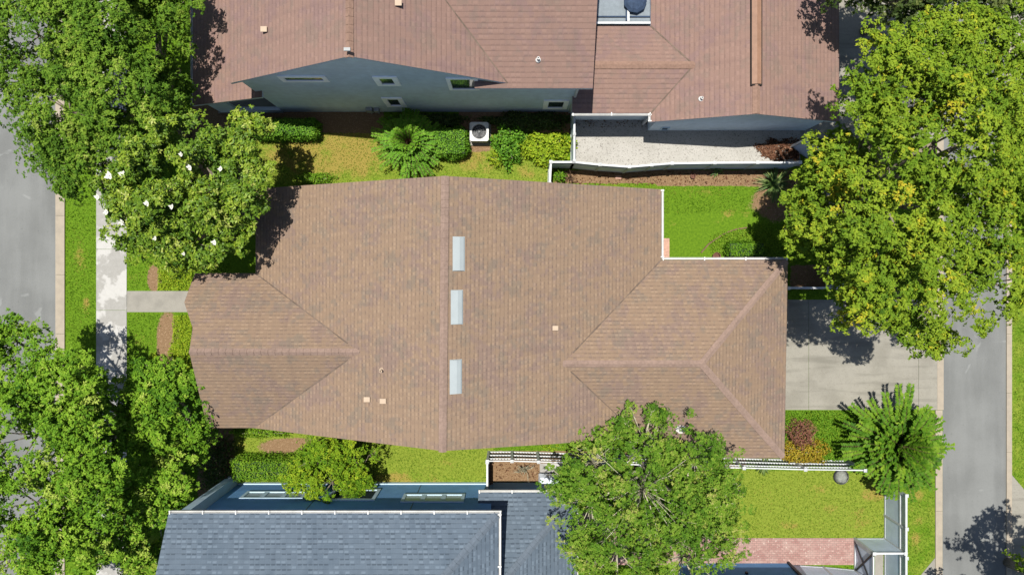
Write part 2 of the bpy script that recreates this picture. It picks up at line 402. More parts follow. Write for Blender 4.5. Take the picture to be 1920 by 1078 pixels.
def gutter(root, a, b, mat='white', side=1, step=1.6, w=.10):
    """open gutter with straps; side +1 means trough to the left of a->b"""
    a, b = Vector(a), Vector(b); d = (b - a).normalized(); s = Vector((-d.y, d.x, 0)) * side
    mb = MB(); z = Vector((0, 0, 1))
    for o0, o1, z0, z1 in ((.012, .03, -.12, 0), (w - .02, w, -.12, .012), (.03, w - .02, -.12, -.10)):
        q = [a + s * o0, b + s * o0, b + s * o1, a + s * o1]
        pts = [(p.x, p.y) for p in q]
        if side > 0: pass
        i0 = len(mb.v)
        lo = [p + z * z0 for p in q]; hi = [p + z * z1 for p in q]
        mb.poly(hi); mb.poly(lo[::-1])
        for i in range(4):
            j = (i + 1) % 4; mb.poly([lo[i], lo[j], hi[j], hi[i]])
    g = mb.build('gutter', mat, root)
    L = (b - a).length; n = max(1, int(L / step)); 
    for i in range(n + 1):
        st = MB()
        p = a + d * (.05 + (L - .1) * i / n) + z * .02
        st.bar(p - s * .04, p + s * (w + .02), .05, .02); st.build('gutter_strap', mat, g)
    return g

def window(root, axis, pos, a0, a1, z0, z1, face, panes=1, fw=.13, frame='frame', mull=.12, glassm='glass'):
    """window proud of a wall. axis 'y': wall plane y=pos, spans x a0..a1; face = outward sign"""
    fr = MB(); d = .05 * face
    def bx(mb, u0, u1, v0, v1, t0, t1):
        t0, t1 = sorted((pos + t0, pos + t1))
        if axis == 'y': mb.box(u0, u1, t0, t1, v0, v1)
        else: mb.box(t0, t1, u0, u1, v0, v1)
    bx(fr, a0, a1, z0, z0 + fw, 0, d); bx(fr, a0, a1, z1 - fw, z1, 0, d)
    bx(fr, a0, a0 + fw, z0 + fw, z1 - fw, 0, d); bx(fr, a1 - fw, a1, z0 + fw, z1 - fw, 0, d)
    iw = a1 - a0 - 2 * fw; pw = (iw - mull * (panes - 1)) / panes
    for i in range(1, panes):
        x = a0 + fw + i * pw + (i - 1) * mull; bx(fr, x, x + mull, z0 + fw, z1 - fw, 0, d * .9)
    f = fr.build('window', frame, root)
    for i in range(panes):
        x = a0 + fw + i * (pw + mull); pn = MB(); bx(pn, x, x + pw, z0 + fw, z1 - fw, -.02 * face, .012 * face)
        pn.build('pane', glassm, f)
    return f

def vent_box(root, c, sx, sy, h, mat, tilt=0.0):
    """low roof vent: hood with a folded top on a flange, lying on a slope falling along +x by tilt"""
    mb = MB(); x, y, z = c
    g = lambda dx, dy, dz: (x + dx, y + dy, z + dz - dx * tilt)
    hx, hy = sx / 2, sy / 2
    top = [g(-hx, -hy, h * .75), g(0.12 * sx, -hy, h), g(hx, -hy, h * .8), g(-hx, hy, h * .75), g(.12 * sx, hy, h), g(hx, hy, h * .8)]
    bot = [g(-hx, -hy, 0), g(.12 * sx, -hy, 0), g(hx, -hy, 0), g(-hx, hy, 0), g(.12 * sx, hy, 0), g(hx, hy, 0)]
    mb.poly([top[0], top[1], top[4], top[3]]); mb.poly([top[1], top[2], top[5], top[4]])
    mb.poly([bot[0], bot[1], top[1], top[0]]); mb.poly([bot[1], bot[2], top[2], top[1]])
    mb.poly([bot[4], bot[3], top[3], top[4]]); mb.poly([bot[5], bot[4], top[4], top[5]])
    mb.poly([bot[3], bot[0], top[0], top[3]]); mb.poly([bot[2], bot[5], top[5], top[2]])
    fl = [g(-hx - .02, -hy - .02, .022), g(hx + .03, -hy - .02, .022), g(hx + .03, hy + .02, .022), g(-hx - .02, hy + .02, .022)]
    mb.poly(fl)
    return mb.build('roof_vent', mat, root)

def vent_pipe(root, c, r, h, mat='beige'):
    mb = MB(); mb.lathe([(r * 1.9, -.1), (r * 1.9, .03), (r, .07), (r, h), (r * .65, h), (r * .65, h * .55)], c, 14)
    return mb.build('vent_pipe', mat, root)

def hood(root, c, w, l, h, mat='beige'):
    mb = MB(); x, y, z = c
    mb.prism([(x - w / 2, y - l / 2), (x + w / 2, y - l / 2), (x + w / 2, y + l / 2), (x - w / 2, y + l / 2)], z - .1, z + h)
    mb.prism([(x - w / 2 - .03, y - l / 2 - .05), (x + w / 2 + .03, y - l / 2 - .05), (x + w / 2 + .03, y + l / 2 + .02), (x - w / 2 - .03, y + l / 2 + .02)], z + h, z + h + .03)
    return mb.build('vent_hood', mat, root, bevel=.015)

# ================================================================== GROUND
def lin(a, b, step): return np.arange(a, b + 1e-6, step)
gx = np.unique(np.concatenate([[-400, -150, -70, -40], lin(-29, 29, .16), [40, 70, 150, 400]]))
gy = np.unique(np.concatenate([[-400, -150, -70, -35, -22], lin(-17.5, 16.5, .16), [25, 40, 70, 150, 400]]))
GX, GY = np.meshgrid(gx, gy)
def blob(x, y, px, py, rx, ry, soft=.35):
    c = P(px, py); d = np.sqrt(((x - c.x) / (rx / 36.86)) ** 2 + ((y - c.y) / (ry / 36.86)) ** 2)
    return np.clip((1 + soft - d) / (2 * soft), 0, 1)
def rect(x, y, x0, y0, x1, y1, soft=.12):
    a, b = P(x0, y1), P(x1, y0)
    return np.clip(np.minimum(np.minimum(x - a.x, b.x - x), np.minimum(y - a.y, b.y - y)) / soft + .5, 0, 1)
def ground_masks(x, y):
    tone = np.full_like(x, .12); dry = np.zeros_like(x); soil = np.zeros_like(x)
    mx = np.maximum
    tone = tone - .38 * rect(x, y, 1225, 352, 1500, 490, .6)
    tone = mx(tone, .95 * rect(x, y, 1370, 880, 1660, 1010, .4))
    tone = mx(tone, .8 * rect(x, y, 400, 800, 930, 960, .4))
    tone = mx(tone, .75 * rect(x, y, 480, 225, 1040, 350, .4))
    tone = mx(tone, .5 * rect(x, y, 1680, 880, 1760, 1078, .4))
    tone = mx(tone, .55 * rect(x, y, 1890, 500, 2100, 1078, .4))
    tone = mx(tone, .45 * rect(x, y, 1050, 340, 1240, 370, .2))
    tone = mx(tone, .65 * rect(x, y, 240, 1000, 330, 1100, .4))
    dry = mx(dry, .75 * blob(x, y, 620, 285, 150, 60, .5)); dry = mx(dry, .6 * blob(x, y, 900, 300, 50, 30))
    dry = mx(dry, .5 * blob(x, y, 1000, 320, 60, 20)); dry = mx(dry, .55 * blob(x, y, 760, 900, 90, 20))
    dry = mx(dry, .6 * blob(x, y, 1640, 920, 30, 25)); dry = mx(dry, .5 * blob(x, y, 1380, 400, 35, 15))
    dry = mx(dry, .45 * blob(x, y, 1610, 970, 50, 25)); dry = mx(dry, .5 * blob(x, y, 300, 500, 30, 15))
    for q in ((250, 520, 16, 12), (262, 640, 18, 14), (150, 480, 16, 40), (160, 575, 10, 25), (700, 310, 60, 14), (560, 320, 60, 16), (860, 318, 40, 10), (1440, 935, 30, 18), (1530, 915, 34, 14), (1480, 985, 60, 10), (1560, 950, 26, 16), (1310, 360, 50, 8), (1345, 415, 20, 10), (1270, 420, 22, 14), (1720, 1000, 16, 40), (1725, 930, 14, 20), (840, 868, 26, 10), (450, 835, 24, 12)):
        dry = mx(dry, .56 * blob(x, y, *q, .7))
    soil = mx(soil, blob(x, y, 560, 838, 75, 18, .4)); soil = mx(soil, .9 * rect(x, y, 370, 800, 440, 950, .6))
    soil = mx(soil, rect(x, y, 1040, 318, 1250, 345, .12)); soil = mx(soil, rect(x, y, 1230, 318, 1500, 349, .15))
    soil = mx(soil, rect(x, y, 360, 195, 720, 250, .2)); soil = mx(soil, rect(x, y, 860, 195, 1075, 250, .2))
    soil = mx(soil, rect(x, y, 880, 240, 920, 285, .3)); soil = mx(soil, rect(x, y, 920, 846, 1100, 905, .1))
    soil = mx(soil, .95 * blob(x, y, 315, 640, 22, 60, .3)); soil = mx(soil, .95 * blob(x, y, 290, 522, 14, 26, .3))
    soil = mx(soil, .8 * rect(x, y, 355, -60, 400, 400, .4)); soil = mx(soil, .75 * rect(x, y, 1480, 495, 1600, 545, .3))  # strip by the porch: earth colour also stands in for the tree's shade
    soil = mx(soil, .7 * blob(x, y, 1460, 380, 60, 40)); soil = mx(soil, .8 * rect(x, y, 1050, 846, 1400, 880, .2))
    soil = mx(soil, .7 * blob(x, y, 1505, 840, 40, 40)); soil = mx(soil, .6 * blob(x, y, 1700, 830, 80, 60))
    soil = mx(soil, .55 * blob(x, y, 1090, 1020, 90, 70))
    return tone, dry, soil
tone, dry, soil = ground_masks(GX, GY)
me = bpy.data.meshes.new('ground'); nx, ny = len(gx), len(gy)
V = np.stack([GX.ravel(), GY.ravel(), np.zeros(nx * ny)], 1)
ii = (np.arange(ny - 1)[:, None] * nx + np.arange(nx - 1)[None, :]).ravel()
Q = np.stack([ii, ii + 1, ii + nx + 1, ii + nx], 1)
def np_mesh(name, V, Q, mat, parent=None, tint=None, k=4):
    me = bpy.data.meshes.new(name); n = len(Q)
    me.vertices.add(len(V)); me.vertices.foreach_set('co', V.astype(np.float32).ravel())
    me.loops.add(n * k); me.loops.foreach_set('vertex_index', Q.astype(np.int32).ravel())
    me.polygons.add(n); me.polygons.foreach_set('loop_start', np.arange(0, n * k, k, dtype=np.int32))
    if tint is not None:
        a = me.attributes.new('tint', 'FLOAT', 'FACE'); a.data.foreach_set('value', tint.astype(np.float32))
    me.materials.append(M[mat]); me.update(calc_edges=True); me.validate()
    o = bpy.data.objects.new(name, me); COL.objects.link(o)
    if parent: o.parent = parent
    return o
g = np_mesh('ground', V, Q, 'ground'); tag(g, kind='structure')
for nm, arr in (('tone', tone), ('dry', dry), ('soil', soil)):
    a = g.data.attributes.new(nm, 'FLOAT', 'POINT'); a.data.foreach_set('value', arr.ravel().astype(np.float32))

# paving (x ranges from the photo, at ground level)
X = lambda px: (px - CX) * H / F
Y = lambda py: (CY - py) * H / F
def R(x0, y0, x1, y1): return [(X(x0), Y(y1)), (X(x1), Y(y1)), (X(x1), Y(y0)), (X(x0), Y(y0))]
sheet('street', [(-33, -300), (X(105), -300), (X(107), 300), (-33, 300)], .004, 'asphalt')
def kerb(name, x0, x1, y0, y1, seg=3.0, h=.07):
    mb = MB(); y = y0
    while y < y1 - .01:
        e = min(y1, y + seg); mb.box(x0, x1, y, e - .012, -.1, h); y = e
    return tag(mb.build(name, 'kerb', bevel=.02), kind='structure')
kerb('street_kerb', X(105.5), X(122.5), -60, 60)
kerb('alley_kerb', X(1753), X(1766), -60, Y(768), h=.06); kerb('alley_kerb', X(1757), X(1769), Y(768), 60, h=.02)
kerb('alley_kerb', X(1886), X(1896), -60, 60, h=.06)
sheet('alley', [(X(1766), -300), (X(1886), -300), (X(1887), 300), (X(1769), 300)], .006, 'asphalt')
def slabs(name, x0, x1, y0, y1, step, mat, z=.03):
    mb = MB(); y = y0
    while y < y1 - .05:
        e = min(y1, y + step); mb.box(x0, x1, y, e - .016, -.1, z); y = e
    return tag(mb.build(name, mat), kind='structure')
slabs('pavement', X(181), X(238), -70, 70, 3.1, 'walk')
slabs('garden_path', X(238.5), X(420), Y(585), Y(545), 2.0, 'path', .028)
mb = MB()
for x0, x1 in ((1460, 1516), (1516, 1722), (1722, 1757)):
    for y0, y1 in ((562, 768),): mb.box(X(x0) + .008, X(x1) - .008, Y(y1), Y(y0), -.1, .024)
tag(mb.build('driveway', 'drive'), kind='structure')
mb = MB()
for x0, x1 in ((1500, 1640), (1640, 1756)): mb.box(X(x0) + .008, X(x1) - .008, Y(260), 30, -.1, .022)
tag(mb.build('neighbour_driveway', 'drive'), kind='structure')
slabs('patio', X(1079), X(1500), Y(312), Y(205), 4.0, 'patio', .03)
sheet('paver_path', R(1080, 1008, 1602, 1058), .03, 'paver', .1)
sheet('paver_terrace', R(1080, 960, 1190, 1008), .03, 'paver', .1)
sheet('brick_strip', R(1236, 447, 1255, 483), .03, 'brick', .1)
sheet('far_path', [(X(1897), Y(890)), (X(1960), Y(965)), (X(1960), Y(1200)), (X(1897), Y(1200))], .02, 'drive', .1)
sheet('gate_apron', [(X(1720), Y(1085)), (X(1753), Y(1045)), (X(1753), Y(1200)), (X(1700), Y(1200))], .02, 'path', .1)
sheet('courtyard_slab', R(1012, 868, 1090, 925), .03, 'walk', .1)
sheet('alley_terrace', R(1640, 1012, 1656, 1100), .012, 'path', .1)
sheet('far_terrace', [(X(1900), Y(-60)), (X(1990), Y(-60)), (X(1990), Y(190)), (X(1897), Y(190))], .018, 'drive', .1)
sheet('screened_terrace', [(2.9, 11.6), (6.9, 11.6), (6.9, 19), (2.9, 19)], .05, 'walk', .1)

# ================================================================== HOUSES
def pipe_on(px, py, zfun):
    """point on a roof plane under an image position: iterate z"""
    z = 4.0
    for _ in range(12):
        p = P(px, py, z); z = zfun(p.x, p.y)
    p = P(px, py, z); return (p.x, p.y, z)

def solid_wall(root, pts, z1, mat, extra=(), name='wall'):
    mb = MB(); mb.prism(pts, 0, z1)
    for e in extra: mb.poly(e)
    return mb.build(name, mat, root)

# ---- the house in the middle
hm = thing('house', 'tan brown shingled house in the middle, three pale vents beside its ridge', 'house', (0, 0, 0))
zr = lambda x, y=0: 7.3 - .45 * (x + 2.75)
zl = lambda x, y=0: 7.3 - .45 * (-2.75 - x)
R0 = (-2.70, 3.97, 7.3); R1 = (-2.80, -7.09, 7.3)
E1 = (6.97, 3.97, zr(6.97)); E2 = (6.97, .70, zr(6.97)); W0 = (2.2, -3.87, 5.07)
Vv = (5.85, -7.4, 3.44); B2 = (2.0, -7.32, zr(2.0)); Hh = (8.24, -3.87, 5.07)
G1 = (12.86, .70, zr(6.97)); G2 = (12.70, -8.55, 2.93); K1 = (6.4, -8.55, 2.93)
L1 = (-11.85, 3.97, zl(-11.85)); L2 = (-11.85, .07, zl(-11.85)); WL = (-6.55, -3.3, 5.59); L3 = (-11.95, -7.09, zl(-11.95))
zw = lambda x, y: 5.59 - .70 * (y + 3.3)
A1 = (-14.65, .07, L2[2]); A2 = (-14.70, -1.24, zw(0, -1.24)); A3 = (-13.97, -2.32, zw(0, -2.32)); A4 = (-13.80, -3.3, 5.59)
F1 = (-14.10, -7.09, L3[2])
rf = Roof()
rf.add(R0, R1, B2, Vv, W0, E2, E1); rf.add(R0, L1, L2, WL, L3, R1)
rf.add(WL, L2, A1, A2, A3, A4); rf.add(WL, A4, F1, L3)
rf.add(W0, Hh, G1, E2); rf.add(Hh, G2, G1); rf.add(W0, Vv, K1, G2, Hh)
roof = rf.build('roof_tan', 'fascia_brown', hm)
cap(roof, 'cap_tan', R0, R1, .45, .16); cap(roof, 'cap_tan', A4, WL, .66, .15); cap(roof, 'cap_tan', W0, Hh, .45, .15)
cap(roof, 'cap_tan', Hh, (G1[0] - .1, G1[1] - .1, G1[2] + .03), .32, .15); cap(roof, 'cap_tan', Hh, (G2[0] - .1, G2[1] + .1, G2[2] + .03), .32, .15)
for px, py in ((860, 476), (856.5, 576), (854.5, 706)):
    c = pipe_on(px, py, zr); vent_box(roof, c, .43, 1.36, .13, 'galv', .45)
c = pipe_on(1041, 614, zr); hood(roof, c, .19, .13, .12)
c = pipe_on(716, 694, zl); vent_pipe(roof, c, .06, .3)
for px, py in ((689, 747), (719, 750)):
    c = pipe_on(px, py, zl); hood(roof, c, .20, .14, .12)
zlow = lambda x, y: 5.07 - .457 * (-3.87 - y)
for px, py in ((1276, 803), (1157, 806)):
    c = pipe_on(px, py, zlow); vent_pipe(roof, c, .12, .28, 'white')
for a_, b_ in ((L2, WL), (L3, WL), (E2, W0), (Vv, W0)): valley(roof, a_, Vector(a_).lerp(Vector(b_), .9))
gutter(hm, (6.97, .78, 2.93), (6.97, 3.97, 2.93), 'white', -1); gutter(hm, (12.86, .70, 2.93), (7.0, .70, 2.93), 'white', -1, 1.9)
foot = [(-13.5, -.35), (-13.5, -6.7), (6.5, -6.7), (6.5, -8.15), (12.3, -8.15), (12.3, .3), (6.5, .3), (6.5, 3.6), (-11.4, 3.6), (-11.4, -.35)]
gab = []
for y, s in ((3.55, 1), (-6.72, -1)):
    q = [(-11.4, y, 2.75), (6.5, y, 2.75), (6.5, y, zr(6.5) - .2), (-2.75, y, 7.1), (-11.4, y, zl(-11.4) - .2)]
    gab.append(q if s < 0 else q[::-1])
gab.append([(-13.5, -.35, 2.75), (-13.5, -6.7, 2.75), (-13.5, -6.7, 3.1), (-13.5, -3.3, 5.35), (-13.5, -.35, 3.25)])
solid_wall(hm, foot, 2.78, 'wall_cream', gab)
for a0, a1 in ((-10, -8.4), (-4.5, -2.8), (1.5, 3.3)): window(hm, 'y', 3.6, a0, a1, .9, 2.2, 1, 2)
for a0, a1 in ((-9.5, -8), (-3.5, -1.8)): window(hm, 'y', -6.72, a0, a1, .9, 2.2, -1, 2)
window(hm, 'x', -13.5, -5.8, -4.0, .8, 2.2, -1, 2)
mb = MB(); mb.box(-13.56, -13.5, -1.9, -.9, .05, 2.15); dr = mb.build('door', 'wood', hm)
mb = MB(); mb.box(-13.62, -13.56, -1.80, -1.72, 1.0, 1.12); mb.build('handle', 'black', dr)
mb = MB()
for k in range(4): mb.box(12.3, 12.35, -6.9, -1.7, .05 + k * .56, .58 + k * .56)
mb.build('garage_door', 'white', hm)

# ---- the neighbour across the top
ht = thing('house', 'pink brown shingled house with grey blue gable wall along the top edge', 'house', (0, 0, 0))
zg = lambda x: 9.3 - .61 * abs(x + 6.08)
yv = 8.15; zS = lambda y: 5.6 + .52 * (y - 7.95)
rf = Roof()
rf.add((-6.08, yv, 9.3), (-.2, yv, zg(-.2)), (-5.18, 14, 8.75), (-.2, 19.83, zg(-.2)), (-6.08, 19.83, 9.3))
rf.add((-6.08, yv, 9.3), (-6.08, 19.83, 9.3), (-12.0, 19.83, zg(-12)), (-12.0, yv, zg(-12)))
rf.add((-1.6, 7.95, 5.6), (3.45, 7.95, 5.6), (3.45, 14, 8.746), (-5.18, 14, 8.746), (-.2, yv, zS(yv)), (-1.6, yv + .1, zS(yv + .1)))
rf.add((3.45, 14, 8.746), (3.45, 20.05, 5.6), (-.2, 20.05, 5.6), (-5.18, 14, 8.746))
r1 = rf.build('roof_pink', 'fascia_grey', ht)
cap(r1, 'cap_pink', (-6.08, 19.8, 9.3), (-6.08, yv, 9.3), .61, .15)
valley(r1, (-.2, yv, zg(-.2)), (-5.18, 14, 8.75))
rf = Roof()
zp = lambda x, y=0: 2.5 + .40 * (x + 15.08)
rf.add((-15.08, 7.98, 2.5), (-11.25, 7.98, zp(-11.25)), (-11.25, 19, zp(-11.25)), (-15.08, 19, 2.5))
rp = rf.build('roof_pink', 'fascia_grey', ht)
gutter(ht, (-15.08, 19, 2.5), (-15.08, 7.98, 2.5), 'white', -1, 2.6, .09)
rf = Roof(); zm = lambda x, y=0: 4.45 - .366 * abs(x - 10.85)
rf.add((2.8, 7.53, 2.85), (6.48, 7.53, 2.85), (8.32, 9.58, 3.53), (2.8, 9.58, 3.53))
rf.add((2.8, 9.58, 3.53), (8.32, 9.58, 3.53), (6.48, 11.6, 2.85), (2.8, 11.6, 2.85))
rf.add((10.85, 7.13, 4.45), (10.85, 25, 4.45), (6.48, 25, 2.85), (6.48, 11.6, 2.85), (8.32, 9.58, 3.53), (6.48, 7.53, 2.85), (6.48, 7.13, 2.85))
rf.add((10.85, 7.13, 4.45), (15.3, 7.13, zm(15.3)), (15.3, 25, zm(15.3)), (10.85, 25, 4.45))
r3 = rf.build('roof_pink', 'fascia_grey', ht)
cap(r3, 'cap_pink', (2.98, 9.58, 3.53), (8.32, 9.58, 3.53), .33, .17); cap(r3, 'cap_pink', (10.85, 7.15, 4.45), (10.85, 8.5, 4.45), .36, .17)
valley(r3, (6.48, 7.53, 2.85), (8.32, 9.58, 3.53)); valley(r3, (6.48, 11.6, 2.85), (8.32, 9.58, 3.53))
mb = MB()
for s in (-1, 1):
    mb.poly([(10.85, 8.45, 4.56), (10.85, 24.9, 4.56), (10.85 + s * .21, 24.9, 4.49), (10.85 + s * .21, 8.45, 4.49)][::(1 if s < 0 else -1)])
rv = mb.build('ridge_vent', 'copper', r3)
mb = MB(); mb.prism([(10.60, 8.38), (11.10, 8.38), (11.10, 24.9), (11.06, 24.9), (11.06, 8.43), (10.64, 8.43), (10.64, 24.9), (10.60, 24.9)], 4.34, 4.485); mb.build('vent_slot', 'dark', rv)
gutter(ht, (2.8, 7.53, 2.85), (6.50, 7.53, 2.85), 'white', -1, 1.25); gutter(ht, (6.48, 7.52, 2.85), (6.48, 7.13, 2.85), 'white', -1, .4)
# walls
zgw = lambda x: zg(x) - .17
mb = MB(); mb.prism([(-11.6, 8.27), (2.96, 8.27), (2.96, 19.7), (-11.6, 19.7)], 0, 5.45)
mb.poly([(-11.6, 8.27, 5.45), (-.1, 8.27, 5.45), (-.1, 8.27, 5.5), (-6.08, 8.27, 9.13), (-11.6, 8.27, zgw(-11.6))])
mb.poly([(2.96, 8.27, 5.45), (2.96, 19.7, 5.45), (2.96, 19.7, 5.6), (2.96, 14, 8.55), (2.96, 8.27, 5.6)])
mb.poly([(-11.6, 19.7, 5.45), (-11.6, 8.27, 5.45), (-11.6, 8.27, 5.75), (-11.6, 19.7, 5.75)])
mb.build('wall', 'wall_grey', ht)
mb = MB(); mb.prism([(6.9, 7.32), (14.9, 7.32), (14.9, 24.6), (6.9, 24.6)], 0, 2.78)
mb.poly([(6.9, 7.32, 2.78), (14.9, 7.32, 2.78), (14.9, 7.32, zm(14.9) - .17), (10.85, 7.32, 4.28), (6.9, 7.32, zm(6.9) - .17)])
mb.box(2.97, 6.89, 7.85, 11.3, 0, 2.7)
mb.build('wall', 'wall_grey', ht)
# porch front: wing wall, knee wall and post
mb = MB(); mb.prism([(-14.75, 8.22), (-13.75, 8.22), (-13.75, 8.36), (-14.75, 8.36)], 0, 2.52)
mb.poly([(-14.75, 8.22, 2.52), (-13.75, 8.22, 2.52), (-13.75, 8.22, zp(-13.75) - .17), (-14.75, 8.22, zp(-14.75) - .17)])
mb.box(-13.75, -11.61, 8.22, 8.36, 0, .55); mb.build('porch_wall', 'wall_grey', ht)
mb = MB(); mb.box(-13.75, -11.62, 8.20, 8.38, .55, .62); mb.build('porch_rail', 'fascia_grey', ht)
for y in (13.4, 18): mb = MB(); mb.box(-14.8, -14.6, y, y + .2, 0, 2.4); mb.build('porch_post', 'fascia_grey', ht)
mb = MB(); mb.box(-14.9, -11.6, 8.2, 18.6, 0, .12); mb.build('porch_floor', 'path', ht)
# windows (positions read from the photo on plane y = 8.27)
window(ht, 'y', 8.27, -9.78, -7.78, 5.55, 6.4, -1, 1, .2); window(ht, 'y', 8.27, -5.85, -4.82, 4.95, 6.3, -1, 1, .24)
window(ht, 'y', 8.27, -6.12, -5.17, 1.2, 2.85, -1, 1, .22); window(ht, 'y', 8.27, -2.79, -1.45, 4.25, 6.1, -1, 1, .16)
window(ht, 'y', 8.27, 1.52, 2.72, .75, 2.4, -1, 1, .24); window(ht, 'y', 7.32, 7.45, 7.85, .25, .85, -1, 1, .05, 'trim_blue')
for px, z, w, h in ((693, .5, .32, .5), (707, .55, .25, .35)):
    x = X(px); mb = MB(); mb.box(x, x + w, 8.09, 8.27, z, z + h); mb.box(x + .1, x + .15, 8.15, 8.2, 0, z); mb.build('meter_box', 'acgrey', ht, bevel=.02)
for q in ((2.86, 2.97, 8.20, 8.27, 0, 5.4), (6.6, 6.7, 7.60, 7.68, 0, 2.75)): mb = MB(); mb.box(*q); mb.build('downpipe', 'white', ht)
for (px, py, f) in ((497, 57, zg), (748, 8, zg)):
    c = pipe_on(px, py, lambda x, y: zg(x)); hood(r1, c, .2, .15, .14)
c = pipe_on(1009, 113, lambda x, y: zS(y)); vent_pipe(r1, c, .06, .28, 'white'); c = pipe_on(1314, 186, zm); vent_pipe(r3, c, .06, .25, 'white')
mb = MB(); mb.tube([(-6.08, 8.3, 9.35), (-6.08, 8.3, 9.6)], .03); mb.box(-6.2, -5.96, 8.24, 8.36, 9.58, 9.66); mb.build('ridge_light', 'acgrey', ht)

# screened terrace frame and its parasol (top edge of the photo)
sf = thing('terrace_canopy', 'flat pale canopy with white frame set into the pink brown roof', 'canopy', (4.9, 15, 0))
mb = MB()
for a, b in (((3.55, 11.78, 2.75), (6.9, 11.78, 2.75)), ((6.84, 11.78, 2.75), (6.84, 18, 2.75)), ((3.55, 11.78, 2.75), (3.55, 18, 2.75)),
             ((5.45, 11.85, 2.75), (5.45, 18, 2.75)), ((3.55, 18, 2.75), (6.9, 18, 2.75))): mb.bar(a, b, .1, .1)
for x in (3.6, 6.84):
    for y in (11.85, 17.9): mb.bar((x, y, .05), (x, y, 2.75), .08, .08)
mb.build('frame', 'vinyl', sf, sf.location)
mb = MB(); mb.box(3.6, 5.38, 11.9, 17.9, 2.62, 2.64); mb.box(5.52, 6.55, 11.9, 17.9, 2.62, 2.64); mb.build('panel', 'screen', sf, sf.location)
mb = MB(); mb.bar((3.6, 12.1, 2.71), (6.5, 12.1, 2.71), .05, .05); mb.bar((5.36, 11.9, 2.70), (5.36, 18, 2.70), .05, .04); mb.build('support_bar', 'navy', sf, sf.location)
up = thing('parasol', 'navy folded parasol edge above the pale canopy at the top', 'parasol', (5.75, 12.75, 2.64))
mb = MB(); mb.lathe([(.55, .25), (.42, .38), (.22, .5), (.03, .6), (.01, .62)], up.location, 9); mb.build('canopy', 'navy', up, up.location)
mb = MB(); mb.tube([up.location, up.location + Vector((0, 0, .6))], .03); mb.build('pole', 'acgrey', up, up.location)

# ---- the blue house along the bottom
hb = thing('house', 'slate blue shingled house with blue walls at the bottom edge', 'house', (0, 0, 0))
rf = Roof(); sl = .5
rf.add((-14.7, -10.2, 5.55), (-14.7, -14.7, 7.8), (-5.07, -14.7, 7.8), (-.57, -10.2, 5.55))
rf.add((-.57, -10.2, 5.55), (-5.07, -14.7, 7.8), (-.57, -19.2, 5.55)); rf.add((-14.7, -14.7, 7.8), (-14.7, -19.2, 5.55), (-.57, -19.2, 5.55), (-5.07, -14.7, 7.8))
rb = rf.build('roof_slate', 'fascia_grey', hb)
cap(rb, 'cap_slate', (-5.07, -14.7, 7.8), (-.67, -10.3, 5.6), .35, .16); cap(rb, 'cap_slate', (-5.07, -14.7, 7.8), (-14.7, -14.7, 7.8), .5, .16)
rf = Roof()
rf.add((-1.57, -10.15, 2.9), (-1.57, -14.75, 5.2), (3.03, -10.15, 2.9)); rf.add((3.03, -10.15, 2.9), (-1.57, -14.75, 5.2), (-1.57, -19, 5.2), (3.03, -19, 2.9))
rb2 = rf.build('roof_slate', 'fascia_grey', hb); cap(rb2, 'cap_slate', (-1.57, -14.75, 5.2), (2.93, -10.25, 2.95), .35, .16)
gutter(hb, (-.45, -10.2, 5.55), (-14.7, -10.2, 5.55), 'white', -1, 1.42); gutter(hb, (-.57, -19.2, 5.55), (-.57, -10.2, 5.55), 'white', -1, 2.1)
gutter(hb, (3.1, -10.15, 2.9), (-1.57, -10.15, 2.9), 'white', -1, 1.2); gutter(hb, (3.03, -19, 2.9), (3.03, -10.2, 2.9), 'white', -1, 2.2, .08)
mb = MB(); mb.prism([(-13.84, -10.58), (-13.84, -18.8), (-.97, -18.8), (-.97, -10.58)], 0, 5.42)
mb.poly([(-13.84, -10.58, 5.42), (-13.84, -14.7, 7.5), (-13.84, -18.8, 5.42)])
mb.build('wall', 'wall_blue', hb)
for q in ((-.96, 2.62, -18.6, -10.56, 0, 2.78), (8.5, 14.0, -18, -14.65, 0, 2.9)): mb = MB(); mb.box(*q); mb.build('wall', 'wall_blue', hb)
mb = MB(); mb.box(-14.25, -13.86, -10.9, -10.12, 0, 5.4); mb.build('wing_wall', 'trim_blue', hb)
mb = MB(); mb.box(-13.83, -.96, -10.58, -10.53, .0, .28); mb.build('plinth', 'trim_blue', hb)
for x in (-9.3, -4.6): mb = MB(); mb.box(x, x + .03, -10.58, -10.57, .3, 5.3); mb.build('panel_joint', 'black', hb)
window(hb, 'y', -10.58, -12.9, -9.9, 1.45, 2.5, 1, 3, .14, 'trim_blue', .22, 'blind'); window(hb, 'y', -10.58, -8.75, -6.45, 1.1, 2.75, 1, 1, .16, 'trim_blue')
window(hb, 'y', -10.58, -5.2, -2.25, 1.85, 3.0, 1, 3, .15, 'trim_blue', .22, 'blind')
rf = Roof(); rf.add((8.2, -14.3, 2.95), (8.2, -18.3, 4.6), (14.3, -18.3, 4.6), (14.3, -14.3, 2.95)); rf.build('roof_slate', 'fascia_grey', hb)
mb = MB(); mb.bar((14.02, -14.6, 0), (14.02, -14.6, 2.9), .12, .1); mb.build('downpipe', 'black', hb)
mb = MB(); mb.bar((11.5, -14.6, 1.2), (11.5, -14.6, 1.35), .12, .1); mb.build('tap', 'black', hb)

